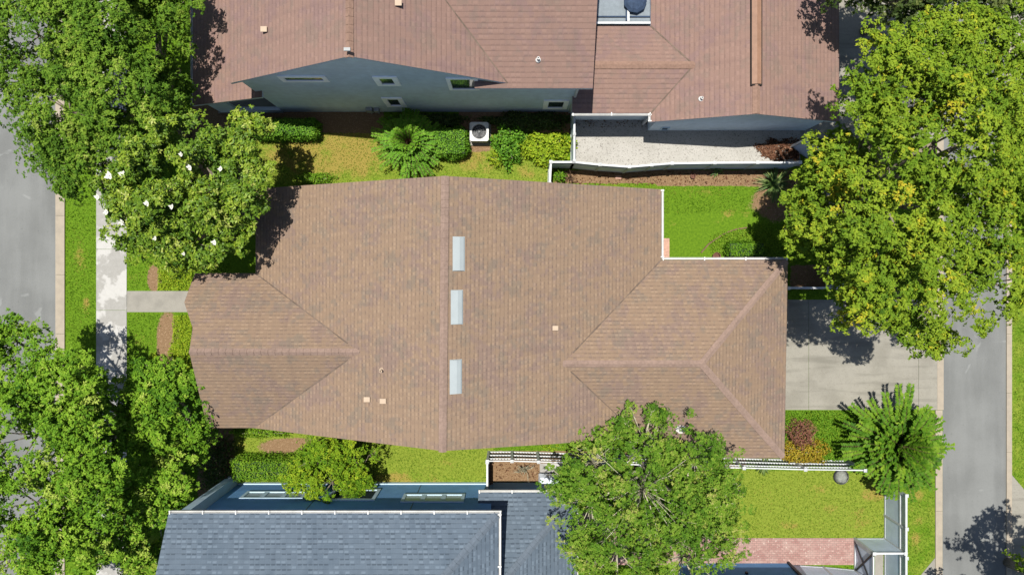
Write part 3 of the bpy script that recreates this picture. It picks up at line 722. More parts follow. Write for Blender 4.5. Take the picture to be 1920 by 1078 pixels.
# ================================================================== FENCES
FG = 'white vinyl fences round the gardens'
def fence(label, pts, h=1.8, style='lattice', post=1.9, pw=.11, group=FG, mat='vinyl', ends=True):
    """pts: plan points; posts, solid panels, lattice strip and rails along every run"""
    o = Vector((pts[0][0], pts[0][1], 0)); root = thing('fence', label, 'fence', o, group)
    posts = []
    for (a, b) in zip(pts, pts[1:]):
        a = Vector((*a, 0)); b = Vector((*b, 0)); L = (b - a).length; n = max(1, round(L / post)); d = (b - a) / L
        for i in range(n):
            p = a + d * (L * i / n); q = a + d * (L * (i + 1) / n); posts.append(p)
            z = lambda v, zz: Vector((v.x, v.y, zz))
            mb = MB()
            if style == 'lattice':
                pm = MB(); pm.bar(z(p, .08 + (h - .65) / 2 ), z(q, .08 + (h - .65) / 2), .04, h - .65); pm.build('panel', 'vinylpanel', root, o)
                
                for zz, ww, hh in ((h - .03, .09, .06), (h - .52, .07, .08), (.07, .07, .1)): r_ = MB(); r_.bar(z(p, zz), z(q, zz), ww, hh); r_.build('rail', mat, root, o)
                m = max(2, int((q - p).length / .09)); lm = MB(); e = .45
                for k in range(-4, m):
                    for sgn in (1, -1):
                        t0 = k / m; t1 = (k + 4.5) / m
                        za, zb = (h - .5, h - .05)
                        c0 = max(0, t0); c1 = min(1, t1)
                        if c1 - c0 < .01: continue
                        f0 = (c0 - t0) / (t1 - t0); f1 = (c1 - t0) / (t1 - t0)
                        if sgn < 0: f0, f1 = 1 - f0, 1 - f1
                        w0 = p + (q - p) * c0; w1 = p + (q - p) * c1
                        lm.bar(z(w0, za + (zb - za) * f0), z(w1, za + (zb - za) * f1), .012 if sgn > 0 else .02, .03)
                lm.build('lattice', mat, root, o)
            elif style == 'rails':
                for zz in (.06, h * .4, h * .76, h - .03): r_ = MB(); r_.bar(z(p, zz), z(q, zz), .055, .055); r_.build('rail', mat, root, o)
                m = max(2, int((q - p).length / .14)); lm = MB()
                for k in range(m): w = p + (q - p) * ((k + .5) / m); lm.bar(z(w, .05), z(w, h - .05), .022, .022)
                lm.build('bars', 'acgrey', root, o)
            else:
                pm = MB(); pm.bar(z(p, h / 2), z(q, h / 2), .04, h - .1); pm.build('panel', 'vinylpanel', root, o)
                
                for zz, ww, hh in ((h - .03, .09, .06), (.07, .07, .1)): r_ = MB(); r_.bar(z(p, zz), z(q, zz), ww, hh); r_.build('rail', mat, root, o)
        posts.append(b)
    seen = []
    for p in posts:
        if any((p - s).length < .2 for s in seen): continue
        seen.append(p); mb = MB(); mb.bar((p.x, p.y, 0), (p.x, p.y, h + .02), pw, pw)
        po = mb.build('post', mat, root, o)
        mb = MB(); w = pw / 2 + .025; mb.box(p.x - w, p.x + w, p.y - w, p.y + w, h + .02, h + .05)
        i0 = len(mb.v); mb.poly([(p.x - w, p.y - w, h + .05), (p.x + w, p.y - w, h + .05), (p.x, p.y, h + .1)]); mb.poly([(p.x + w, p.y - w, h + .05), (p.x + w, p.y + w, h + .05), (p.x, p.y, h + .1)])
        mb.poly([(p.x + w, p.y + w, h + .05), (p.x - w, p.y + w, h + .05), (p.x, p.y, h + .1)]); mb.poly([(p.x - w, p.y + w, h + .05), (p.x - w, p.y - w, h + .05), (p.x, p.y, h + .1)])
        mb.build('post_cap', mat, po, o)
    return root
def T(px, py, z=1.8): p = P(px, py, z); return (p.x, p.y)
fence('long white lattice topped fence bowing along the speckled patio', [T(1076, 304), T(1125, 309), T(1180, 313), T(1222, 309.5), T(1260, 306.5), T(1340, 305.5), T(1420, 305), T(1500, 305)])
fence('short white stepped fence running down to the tan roof beside the soil bed', [T(1076, 304), T(1033, 304), T(1031, 345)], 1.8, 'lattice', 1.4)
fence('white panel fence closing the patio side, next to the lime bush', [T(1077, 214), T(1077, 252), T(1077, 302)], 1.8, 'solid', 2.4, .09)
fence('long white railed fence between the tan house and the lower garden', [T(914, 864, 1.76), T(960, 864, 1.76), T(1010, 865.5, 1.76), T(1200, 871, 1.76), T(1320, 875.5, 1.76), T(1395, 877, 1.76), T(1510, 880, 1.76), T(1622, 881.5, 1.76)], 1.76, 'rails', 2.4)
fence('short white railed fence closing the mulched courtyard on its left', [T(913.5, 866, 1.76), T(913.5, 921, 1.76)], 1.76, 'solid', 1.5)
fence('tall white lattice topped fence beside the grass verge of the alley', [(18.95, -10.6), (18.95, -12.2), (18.95, -13.6), (18.95, -15.4), (18.95, -17)], 1.95, 'lattice', 1.7)
fence('short white fence panel joining the alley fence to the braced gate', [(17.42, -13.4), (18.93, -13.4)], 1.9, 'solid', 1.6)
fence('pale low fence panel between the blue wall and the braced gate', [(14.2, -14.75), (15.8, -14.85), (17.38, -15.0)], 1.4, 'solid', 1.6)
fence('white fence from the tan roof corner into the shade of the oak', [T(1478, 540), T(1580, 540), T(1590, 440), T(1565, 300), T(1512, 262)], 1.8, 'solid', 2.0)
gt = thing('garden_gate', 'grey white gate with dark X brace at the end of the pink pavers', 'gate', (17.4, -13.5, 0))
mb = MB(); y0, y1 = -15.0, -13.5
for z in (.1, 1.85): mb.bar((17.4, y0, z), (17.4, y1, z), .06, .1)
for y in (y0, y1): mb.bar((17.4, y, .05), (17.4, y, 1.9), .07, .1)
mb.build('frame', 'vinyl', gt, gt.location)
mb = MB(); mb.bar((17.42, y0, .95), (17.42, y1, .95), .03, 1.7); mb.build('panel', 'vinylpanel', gt, gt.location)
mb = MB(); mb.bar((17.38, y0, .15), (17.38, y1, 1.8), .04, .09); mb.bar((17.37, y0, 1.8), (17.37, y1, .15), .04, .09); mb.build('brace', 'black', gt, gt.location)
mb = MB(); mb.bar((17.34, -14.8, 1.0), (17.34, -14.8, 1.2), .04, .04); mb.build('handle', 'black', gt, gt.location)

# ================================================================== SMALL THINGS
c = P(898.5, 247, .8)
ac = thing('air_conditioner', 'white topped air conditioner unit on the ground between the hedges', 'air conditioner', (c.x, c.y, 0))
x, y = c.x, c.y; w = .47
def rr(hw, r=.1, n=5):
    out = []
    for cx, cy, a0 in ((1, 1, 0), (-1, 1, 90), (-1, -1, 180), (1, -1, 270)):
        for k in range(n): a = math.radians(a0 + 90 * k / (n - 1)); out.append((x + cx * (hw - r) + r * math.cos(a), y + cy * (hw - r) + r * math.sin(a)))
    return out
mb = MB(); q_ = rr(w - .02); mb.prism(q_, .1, .59)
for i in range(len(q_)): a_, b_ = q_[i], q_[(i + 1) % len(q_)]; mb.poly([(*a_, .59), (*b_, .59), (*b_, .745), (*a_, .745)])
mb.build('cabinet', 'acgrey', ac, ac.location)
mb = MB(); o1 = rr(w, .1, 7); o1 = [p for a_, b_ in zip(o1, o1[1:] + o1[:1]) for p in ([a_] if math.dist(a_, b_) < .1 else [(a_[0] + (b_[0] - a_[0]) * t_ / 8, a_[1] + (b_[1] - a_[1]) * t_ / 8) for t_ in range(8)])]; ins = [(x + .36 * math.cos(2 * math.pi * (k + .5) / 20), y + .36 * math.sin(2 * math.pi * (k + .5) / 20)) for k in range(20)]
import bisect
ins = []
for (px_, py_) in o1: a = math.atan2(py_ - y, px_ - x); ins.append((x + .37 * math.cos(a), y + .37 * math.sin(a)))
for i in range(len(o1)):
    j = (i + 1) % len(o1)
    mb.poly([(*o1[i], .8), (*o1[j], .8), (*ins[j], .8), (*ins[i], .8)]); mb.poly([(*o1[j], .8), (*o1[i], .8), (*o1[i], .74), (*o1[j], .74)])
    mb.poly([(*ins[i], .8), (*ins[j], .8), (*ins[j], .62), (*ins[i], .62)])
mb.build('top_panel', 'white', ac, ac.location)
mb = MB(); mb.lathe([(.37, .60), (.36, .605)], (x, y, 0), 20); mb.build('fan_well', 'black', ac, ac.location)
mb = MB(); mb.lathe([(.10, .62), (.10, .70), (.06, .72)], (x, y, 0), 14)
for k in range(3):
    a = 2.1 * k + .5; mb.poly([(x + .08 * math.cos(a), y + .08 * math.sin(a), .66), (x + .33 * math.cos(a - .3), y + .33 * math.sin(a - .3), .64), (x + .33 * math.cos(a + .45), y + .33 * math.sin(a + .45), .70)])
mb.build('fan', 'black', ac, ac.location)
mb = MB()
for k in range(3): 
    r = .13 + k * .11; mb.tube([(x + r * math.cos(a), y + r * math.sin(a), .795) for a in np.linspace(0, 2 * math.pi, 25)], .004, 4)
for k in range(6): a = math.pi * k / 6; mb.tube([(x - .37 * math.cos(a), y - .37 * math.sin(a), .80), (x + .37 * math.cos(a), y + .37 * math.sin(a), .80)], .004, 4)
mb.build('fan_grille', 'acgrey', ac, ac.location)
mb = MB(); mb.box(x - .56, x + .56, y - .56, y + .56, 0, .1); mb.build('base_pad', 'path', ac, ac.location)

def lumpy(name, label, cat, c, r, h, mat, seg=18, jit=.08):
    root = thing(name, label, cat, c); mb = MB(); n = 7; rings = []
    for i in range(n):
        a = math.pi / 2 * i / (n - 1); rr_ = r * math.cos(a) + .001; z = h * math.sin(a)
        for j in range(seg):
            t = 2 * math.pi * j / seg; q = rr_ * (1 + random.uniform(-jit, jit)); mb.v.append((c[0] + q * math.cos(t), c[1] + q * math.sin(t), c[2] + z * (1 + random.uniform(-jit, jit))))
    for i in range(n - 1):
        for j in range(seg): mb.f.append((i * seg + j, i * seg + (j + 1) % seg, (i + 1) * seg + (j + 1) % seg, (i + 1) * seg + j)); mb.uv.append([(0, 0)] * 4)
    mb.build('body', mat, root, c, True); return root
cc = P(1576, 893); st = lumpy('garden_stone', 'round grey domed stone on the lime lawn below the railed fence', 'stone', (cc.x, cc.y, 0), .33, .28, 'stone')
mb = MB()
for i, r in enumerate((.36, .36)): mb.tube([(cc.x + r * math.cos(a), cc.y + r * math.sin(a), .03 + .05 * i) for a in np.linspace(0, 2 * math.pi, 19)], .03, 5)
mb.build('rim', 'black', st, (cc.x, cc.y, 0))
c = P(1298, 331); pot = thing('plant_pot', 'dark round pot sunk in the soil bed below the bowed fence', 'pot', (c.x, c.y, 0))
mb = MB(); mb.lathe([(.09, 0), (.13, .14), (.14, .16), (.11, .16), (.10, .06)], (c.x, c.y, 0), 14); mb.build('body', 'terracotta', pot, (c.x, c.y, 0))
c = P(1341, 481); pot = thing('plant_pot', 'dark terracotta pot by the gutter, left of the round clipped bush', 'pot', (c.x, c.y, 0))
mb = MB(); mb.lathe([(.13, 0), (.19, .26), (.21, .28), (.17, .28), (.16, .16)], (c.x, c.y, 0), 14); mb.build('body', 'terracotta', pot, (c.x, c.y, 0))
c = P(1159, 333); bk = thing('brick', 'single pale pink brick lying in the soil bed below the fence', 'brick', (c.x, c.y, 0))
mb = MB(); mb.box(c.x - .15, c.x + .15, c.y - .09, c.y + .09, 0, .08); mb.box(c.x - .11, c.x + .11, c.y - .05, c.y + .05, .08, .085); mb.build('body', 'brick', bk, (c.x, c.y, 0), bevel=.01)
# curved edging round the bed at the right lawn
pts = [P(*q) for q in ((1314, 474), (1328, 458), (1345, 446), (1362, 436), (1380, 430), (1400, 427))]
eg = thing('garden_edging', 'curved brown edging strip across the green lawn at the right', 'edging', (pts[0].x, pts[0].y, 0))
mb = MB()
for a, b in zip(pts, pts[1:]): mb.bar((a.x, a.y, .04), (b.x, b.y, .04), .06, .08)
mb.build('strip', 'wood', eg, pts[0])
# wooden bench-like rail inside the courtyard and covered grill
c = P(919, 890, .5); pl = thing('plank', 'weathered brown plank leaning inside the white fence of the courtyard', 'plank', (c.x, c.y, 0))
mb = MB(); mb.bar((c.x, c.y - .55, .3), (c.x, c.y + .6, .42), .12, .05); mb.bar((c.x + .1, c.y - .5, 0), (c.x + .1, c.y - .5, .3), .06, .06); mb.bar((c.x + .1, c.y + .5, 0), (c.x + .1, c.y + .5, .38), .06, .06); mb.build('board', 'wood', pl, (c.x, c.y, 0))
c = P(1030, 905, .8); gr = thing('barbecue', 'barbecue under a crumpled white cover on the pale courtyard slab', 'barbecue', (c.x, c.y, 0))
mb = MB(); mb.box(c.x - .42, c.x + .42, c.y - .28, c.y + .22, .12, .8)
for dx in (-.36, .36):
    for dy in (-.2, .16): mb.box(c.x + dx - .04, c.x + dx + .04, c.y + dy - .04, c.y + dy + .04, .03, .12)
mb.build('cart', 'black', gr, (c.x, c.y, 0))
mb = MB(); nxx, nyy = 14, 9; rs = random.Random(3)
for j in range(nyy):
    for i in range(nxx):
        u, v = i / (nxx - 1) - .5, j / (nyy - 1) - .5; e = max(abs(u), abs(v))
        mb.v.append((c.x + u * 1.05, c.y + v * .75, .88 + rs.uniform(-.05, .07) - (0.0 if e < .42 else (e - .42) * 5)))
for j in range(nyy - 1):
    for i in range(nxx - 1):
        if (i * 7 + j * 5) % 11 == 0 and i > 8: continue
        mb.f.append((j * nxx + i, j * nxx + i + 1, (j + 1) * nxx + i + 1, (j + 1) * nxx + i)); mb.uv.append([(0, 0)] * 4)
mb.build('cover', 'tarp', gr, (c.x, c.y, 0))
c = P(1062, 908, .4); bn = thing('storage_bin', 'navy bin with white lid half hidden beside the covered barbecue', 'bin', (c.x, c.y, 0))
mb = MB(); mb.lathe([(.24, .03), (.30, .7), (.31, .72)], (c.x, c.y, 0), 16); mb.build('body', 'navy', bn, (c.x, c.y, 0))
mb = MB(); mb.lathe([(.33, .72), (.33, .76), (.2, .82), (.05, .84)], (c.x, c.y, 0), 16); mb.build('lid', 'tarp', bn, (c.x, c.y, 0))

# ================================================================== PLANTS
def norm(a): return a / np.maximum(1e-6, np.linalg.norm(a, axis=1, keepdims=True))
def leaf_mesh(name, C, N, size, tint, mat, parent, off, aspect=.5, fold=.12, along=None):
    """bent kite leaves: centres C, normals N; 'along' optional axis of each leaf"""
    n = len(C); N = norm(N)
    r = RNG.normal(size=(n, 3)) if along is None else along
    u = norm(r - N * (r * N).sum(1, keepdims=True)); v = np.cross(N, u)
    s = (size if np.ndim(size) else np.full(n, size))[:, None]
    V = np.empty((n, 4, 3)); dn = N * s * fold
    V[:, 0] = C - u * s * .5; V[:, 1] = C + v * s * aspect * .5 + dn - u * s * .05
    V[:, 2] = C + u * s * .5 - dn; V[:, 3] = C - v * s * aspect * .5 + dn - u * s * .05
    V = V.reshape(-1, 3) - np.array(off)
    Q = np.arange(n * 4).reshape(n, 4)
    return np_mesh(name, V, Q, mat, parent, np.clip(tint, 0, 1))

def tree(name, label, lobes, mat, nclump, per, rc=.38, leaf=.16, trunk=.16, base=None, flat=.6, group=None, cat='tree', bark='bark',
         tint=(.45, .16, .14), limbs=60, twig=.022, hollow=.5, zup=-.35, stems=1, aspect=.5, gap=1.9, spray=8, loose=.10):
    """lobes: (x, y, z, r, rz) in metres. Trunk, forked limbs, crown of leaf clumps."""
    L = np.array(lobes, float); 
    if base is None:
        w = L[:, 3] ** 2; base = ((L[:, 0] * w).sum() / w.sum(), (L[:, 1] * w).sum() / w.sum())
    off = Vector((base[0], base[1], 0)); root = thing(name, label, cat, off, group)
    w = L[:, 3] ** 2; w /= w.sum(); m0 = int(nclump * 1.9); li = RNG.choice(len(L), m0, p=w)
    d = norm(RNG.normal(size=(m0, 3)))
    bad = d[:, 2] < zup; d[bad, 2] *= -1
    rad = hollow + (1.02 - hollow) * RNG.random(m0) ** .55
    stray = RNG.random(m0) < loose; rad = np.where(stray, 1.0 + (.22 + loose) * RNG.random(m0), rad)
    Rv = np.stack([L[li, 3], L[li, 3], L[li, 4]], 1)
    C = L[li, :3] + d * Rv * rad[:, None]
    ph = RNG.uniform(0, 6.28, 6); fq = gap
    void = (np.sin(C[:, 0] * fq + ph[0] + 1.3 * np.sin(C[:, 1] * fq * .6 + ph[3])) * np.sin(C[:, 1] * fq * .9 + ph[1] + 1.3 * np.sin(C[:, 0] * fq * .7 + ph[4])) + .5 * np.sin(C[:, 2] * fq * 1.3 + ph[2]) + .35 * RNG.normal(size=m0))
    keep = np.argsort(-void)[:nclump]; C, d, li, stray = C[keep], d[keep], li[keep], stray[keep]
    C[:, 2] = np.maximum(C[:, 2], .35)
    ct = np.clip(tint[0] + tint[1] * RNG.normal(size=nclump) + .10 * np.sin(C[:, 0] * 1.7 + C[:, 1] * 1.3), 0, .93)
    cr = rc * (.6 + .75 * RNG.random(nclump)) * np.where(stray, .75, 1)
    ns = max(3, per // spray)                       # sprays (star shaped leaf whorls) on the dome of each clump
    kc = np.repeat(np.arange(nclump), ns); m = len(kc)
    dd = norm(RNG.normal(size=(m, 3))); dd[:, 2] = np.where(dd[:, 2] < -.2, -dd[:, 2], dd[:, 2])
    wob = 1 + .30 * np.sin(dd[:, 0] * 5 + kc * 1.7) * np.sin(dd[:, 1] * 5 + kc * 2.3)
    SP = C[kc] + dd * np.array([1, 1, flat]) * (cr[kc] * wob * (.5 + .55 * RNG.random(m) ** .5))[:, None]
    sd = norm(np.array([0, 0, .75]) + dd * .55 + d[kc] * .2 + RNG.normal(size=(m, 3)) * .25)      # axis of each spray
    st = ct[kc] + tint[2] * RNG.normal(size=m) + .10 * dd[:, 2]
    k = np.repeat(np.arange(m), spray); n = len(k)
    ax = norm(RNG.normal(size=(n, 3))); ax = ax - sd[k] * (ax * sd[k]).sum(1, keepdims=True); ax = norm(norm(ax) + sd[k] * RNG.uniform(-.25, .75, (n, 1)))
    sz = leaf * (.65 + .6 * RNG.random(n))
    PC = SP[k] + ax * (sz * .55)[:, None]
    N = sd[k] + RNG.normal(size=(n, 3)) * .32; N[:, 2] = np.where(N[:, 2] < 0, -N[:, 2], N[:, 2])
    leaf_mesh('crown', PC, N, sz, st[k] + .06 * RNG.normal(size=n), mat, root, off, aspect, .12, ax)
    # wood
    mb = MB(); top = L[:, 2].min() * .55
    hub = Vector((base[0], base[1], max(.4, top)))
    for s in range(stems):
        a = 2 * math.pi * s / max(1, stems); o2 = Vector((math.cos(a), math.sin(a), 0)) * (0 if stems == 1 else .15)
        mb.tube([Vector((base[0], base[1], -.05)) + o2 * 1.0, Vector((base[0], base[1], hub.z * .5)) + o2 * 2 + Vector((random.uniform(-.05, .05),) * 2 + (0,)), hub + o2], [trunk * 1.25, trunk, trunk * .8], 9)
    order = RNG.permutation(nclump)
    per_l = max(1, limbs // len(L))
    for l in range(len(L)):
        c = Vector(L[l, :3]) - Vector((0, 0, L[l, 4] * .3)); m = (hub + c) / 2 + Vector((random.uniform(-.2, .2), random.uniform(-.2, .2), .15))
        r0 = trunk * .55; mb.tube([hub, m, c], [r0, r0 * .75, r0 * .45], 7)
        sel = [i for i in order if li[i] == l][:per_l]
        for i in sel:
            q = Vector(C[i]); mm = c.lerp(q, .5) + Vector((random.uniform(-.12, .12), random.uniform(-.12, .12), random.uniform(-.05, .15)))
            mb.tube([c, mm, q], [max(twig * 1.5, r0 * .3), twig, twig * .45], 5)
            for _ in range(2):
                e = q + Vector((random.uniform(-1, 1), random.uniform(-1, 1), random.uniform(-.2, .5))) * rc
                mb.tube([mm.lerp(q, .6), e], [twig * .6, twig * .25], 4)
    mb.build('trunk', bark, root, off, True)
    return root

def lob(*ls):
    out = []
    for px, py, z, rp, *q in ls:
        c = P(px, py, z); r = rp * (H - z) / F; out.append((c.x, c.y, c.z, r, q[0] if q else r * .75))
    return out

TG = 'street and garden trees'
tree('street_tree', 'large mid green street tree over the road, beside the porch of the pink brown house',
     lob((60, 60, 6.6, 88), (180, 50, 7, 108), (292, 60, 4.7, 70), (120, 205, 6.4, 88), (225, 175, 6.6, 105), (308, 175, 4.3, 52), (88, 275, 5.4, 50), (160, 305, 5.6, 72), (235, 285, 5.2, 68), (40, 150, 6, 55), (285, -30, 5, 85), (335, 130, 3.9, 26), (315, -5, 4.4, 48)),
     'leaf_street', 720, 208, .45, .115, .22, base=(X(350), Y(250)), group=TG, tint=(.46, .13, .11), limbs=70, gap=2.8)
mg = tree('magnolia_tree', 'yellow green magnolia with white flowers overhanging the corner of the tan roof',
     lob((340, 330, 6.6, 105), (275, 395, 5.6, 80), (425, 345, 6.2, 80), (400, 435, 5.6, 70), (330, 435, 5.4, 70), (350, 262, 6, 55), (445, 280, 5.6, 52), (240, 355, 5, 52), (470, 245, 4.4, 34), (455, 405, 5.4, 45), (390, 462, 4.8, 46), (320, 470, 4.6, 40), (250, 440, 4.4, 34)),
     'leaf_magnolia', 500, 140, .36, .15, .2, base=(X(480), Y(405)), group=TG, tint=(.50, .13, .15), limbs=50, aspect=.46, spray=7)
for k, (px, py, s) in enumerate(((276, 269, 1), (340, 290, .7), (356, 315, .9), (414, 317, .8), (230, 327, 1.1), (205, 330, 1.3), (276, 382, .9), (322, 388, .8), (229, 417, .9), (291, 447, .7), (402, 455, .9), (345, 476, .6), (183, 370, .9), (200, 398, .9))):
    q = P(px, py, 8.6 if 270 < px < 400 and 270 < py < 420 else 7.5); rs = random.Random(k); mb = MB()
    for j in range(7):
        a = 2 * math.pi * j / 7 + rs.random(); l = .15 * s * (1 if j % 2 else .7); t = Vector((math.cos(a), math.sin(a), .35)); nrm = Vector((-math.sin(a), math.cos(a), 0))
        mb.poly([q, q + t * l * .6 - nrm * .05 * s, q + t * l + Vector((0, 0, .03)), q + t * l * .6 + nrm * .05 * s])
    mb.lathe([(.03 * s, 0), (.025 * s, .05), (.01 * s, .07)], q, 8)
    o = mb.build('flower', 'petal', mg, mg.location)
tree('street_tree', 'big bright green street tree over the road, level with the slate blue house',
     lob((50, 690, 5.6, 80), (120, 745, 6.4, 78), (55, 820, 7.4, 98), (150, 850, 6.8, 86), (55, 950, 7.4, 98), (150, 965, 6.6, 88), (25, 640, 5.2, 45), (120, 1045, 6.6, 75), (5, 1050, 6.8, 90), (190, 910, 5.8, 45), (160, 790, 5.6, 50), (205, 835, 4.8, 46), (200, 1000, 5.2, 50), (185, 740, 4.6, 30)),
     'leaf_street2', 640, 192, .46, .125, .22, base=(X(290), Y(760)), group=TG, tint=(.50, .14, .11), limbs=80)
tree('garden_tree', 'bushy green tree against the front gable of the tan roof, above the pavement',
     lob((310, 722, 3.9, 62), (285, 785, 4.2, 56), (352, 775, 3.6, 48), (262, 745, 3.9, 44), (335, 830, 3.4, 48), (380, 835, 2.8, 24)),
     'leaf_street2', 240, 152, .38, .125, .12, base=(X(345), Y(735)), group=TG, tint=(.42, .15, .15), limbs=36)
tree('garden_tree', 'lighter green leafy tree between the pavement and the slate blue roof',
     lob((320, 905, 4.2, 52), (268, 945, 4.6, 58), (252, 1010, 4.6, 55), (330, 960, 3.8, 42), (300, 1010, 3.6, 30), (300, 870, 3.6, 36)),
     'leaf_street2', 240, 144, .38, .13, .12, base=(X(345), Y(890)), group=TG, tint=(.55, .16, .16), limbs=40, bark='barkpale')
tree('oak_tree', 'huge yellow green oak spreading over the driveway and the alley',
     lob((1800, 110, 9.2, 105), (1685, 165, 9.4, 100), (1880, 235, 9.2, 85), (1765, 265, 10.2, 125), (1630, 240, 8.6, 85), (1575, 330, 7.6, 68), (1680, 395, 9.4, 118), (1850, 410, 9.2, 108), (1580, 430, 7.6, 66), (1640, 530, 8.2, 82), (1755, 545, 8.4, 96), (1868, 530, 8.4, 72), (1722, 610, 7.4, 55), (1532, 345, 6.6, 48), (1560, 500, 6.8, 45), (1610, 590, 6.6, 48), (1880, 90, 8.6, 50), (1512, 385, 6.0, 44), (1518, 445, 6.0, 42), (1540, 285, 6.4, 44)),
     'leaf_oak', 1040, 160, .45, .13, .32, base=(X(1525), Y(385)), group=TG, tint=(.54, .13, .10), limbs=120, twig=.028, gap=2.4, hollow=.32)
tree('evergreen_tree', 'dark green tree above the shaded driveway, behind the huge oak',
     lob((1700, 0, 6.2, 70), (1765, 20, 6.8, 66), (1850, -10, 7.2, 85), (1640, -70, 6.4, 85), (1730, -60, 7.4, 90), (1590, -40, 5.5, 60), (1800, -90, 7.6, 85), (1690, -110, 7.2, 75)),
     'leaf_dark', 420, 96, .46, .16, .2, base=(X(1620), Y(60)), group=TG, tint=(.45, .2, .18), limbs=40)
tree('feathery_tree', 'wide feathery green tree with thin pale twigs over the lower fence and courtyard',
     lob((1210, 835, 4.9, 74), (1110, 868, 4.7, 58), (1305, 868, 4.8, 66), (1210, 925, 5.6, 110), (1110, 950, 4.9, 78), (1305, 960, 5.1, 86), (1160, 1035, 5, 84), (1285, 1050, 5, 84), (1345, 920, 4.3, 42), (1060, 905, 4.4, 40), (1110, 1050, 4.6, 55), (1340, 1020, 4.4, 50), (1235, 790, 4.7, 20), (1163, 790, 4.7, 16)),
     'leaf_fine', 1080, 136, .32, .092, .14, base=(X(1195), Y(860)), group=TG, tint=(.50, .16, .11), limbs=420, twig=.014, bark='barkpale', flat=.5, aspect=.42, gap=2.8, loose=.24)
tree('feathery_bush', 'feathery lime green small tree in front of the blue wall windows',
     lob((608, 868, 2.9, 42), (575, 895, 2.6, 36), (622, 905, 2.7, 36), (640, 840, 2.4, 26), (590, 838, 2.4, 22)),
     'leaf_feather', 200, 72, .28, .13, .06, base=(X(630), Y(850)), cat='bush', tint=(.5, .16, .16), limbs=30, twig=.012, aspect=.35)
tree('feathery_bush', 'pale olive bush beside the feathery lime green small tree, towards the lawn strip',
     lob((665, 865, 2.5, 30), (675, 895, 2.3, 24), (655, 905, 2.2, 22), (690, 855, 1.8, 24)),
     'leaf_feather', 85, 72, .27, .12, .05, base=(X(680), Y(850)), cat='bush', tint=(.38, .16, .16), limbs=24, twig=.012, aspect=.35)
tree('alley_tree', 'yellow green tree with its shadow across the end of the alley', [(24.1, -12.7, 8, 2.3, 1.6), (25.8, -13.6, 8.5, 2.0, 1.6), (24.6, -15.2, 8, 2.4, 1.8), (22.95, -15.6, 7.2, 1.4, 1.2), (23.2, -13.1, 3.2, .42, .5), (23.4, -13.7, 3.2, .4, .5)],
     'leaf_oak', 240, 80, .5, .17, .2, base=(25.2, -14.6), group=TG, limbs=36)
tree('verge_tree', 'tree casting the small shadow on the verge below the alley fence', [(21.2, -15.1, 3.6, .55, .5), (21.1, -16, 4.2, .9, .7), (21.9, -15.9, 4.4, .8, .7)], 'leaf_street', 90, 36, .34, .15, .1, base=(21.4, -15.9), group=TG, limbs=18)

# radiating leafy shrub by the alley
def fronds(name, label, c, n, length, mat, cat='shrub', lsize=.15, rise=1.2, inner=.15, base_h=1.4, tintm=.5, wild=.15, pitch=.058, asp=.42, stem='barkpale'):
    root = thing(name, label, cat, (c.x, c.y, 0)); mb = MB(); C = []; N = []; A = []; S = []; Tn = []
    for i in range(n):
        a = 2 * math.pi * (i * .618034 % 1) + random.uniform(-wild, wild); q = min(1, max(.02, (i + .5) / n + random.uniform(-wild, wild) * .5)); elev = (1 - q) ** 1.1
        L = length * (.55 + .45 * q) * random.uniform(.8, 1.12); dirv = Vector((math.cos(a), math.sin(a), 0))
        p0 = Vector((c.x, c.y, base_h * random.uniform(.5, .9))) + dirv * .12
        p3 = Vector((c.x, c.y, 0)) + dirv * (inner + L * (.42 + .58 * q)) + Vector((0, 0, base_h + rise * elev + random.uniform(-.15, .3) - .25 * q))
        p1 = p0.lerp(p3, .4) + Vector((0, 0, .45 * (1 - q) + .35)); pts = []
        for t in np.linspace(0, 1, 9):
            pts.append(p0 * (1 - t) ** 2 + p1 * 2 * t * (1 - t) + p3 * t * t)
        mb.tube(pts, list(np.linspace(.02, .005, 9)), 5)
        m = int(L / pitch); tb = random.gauss(tintm, .12)
        for k in range(m):
            t = .18 + .82 * k / m; p = p0 * (1 - t) ** 2 + p1 * 2 * t * (1 - t) + p3 * t * t
            tg = ((p1 - p0) * 2 * (1 - t) + (p3 - p1) * 2 * t).normalized(); sd = tg.cross(Vector((0, 0, 1))).normalized(); up_ = sd.cross(tg)
            for s in (-1, 1):
                rel = random.uniform(.4, .75)
                ax = (sd * s + tg * rel + up_ * random.uniform(-.1, .25)).normalized()
                sz = lsize * (1.1 - .45 * abs(t - .5)) * random.uniform(.8, 1.15)
                C.append(p + ax * sz * .5); A.append(ax); N.append(up_ + Vector((random.uniform(-.4, .4), random.uniform(-.4, .4), 0.1))); S.append(sz); Tn.append(tb + random.gauss(0, .12) + .16 * (t - .3))
    leaf_mesh('foliage', np.array(C), np.array([tuple(v) for v in N]), np.array(S), np.array(Tn), mat, root, (c.x, c.y, 0), asp, .1, np.array([tuple(v) for v in A]))
    mb.build('stems', stem, root, (c.x, c.y, 0)); return root
c = P(1672, 822)
fronds('crape_myrtle', 'dark green shrub with long radiating leafy sprays beside the alley kerb', Vector((c.x - .5, c.y + .05, 0)), 190, 2.6, 'leaf_crape', lsize=.26, rise=1.5, base_h=1.6, wild=.5, pitch=.085, asp=.5, stem='wood', tintm=.42)
c = P(772, 274)
fronds('spiky_shrub', 'spiky bright green shrub touching the top edge of the tan roof', Vector((c.x, c.y, 0)), 230, 1.8, 'leaf_hedge', lsize=.18, rise=1.1, base_h=1.0, tintm=.45, wild=.6, pitch=.08, asp=.45, stem='wood')

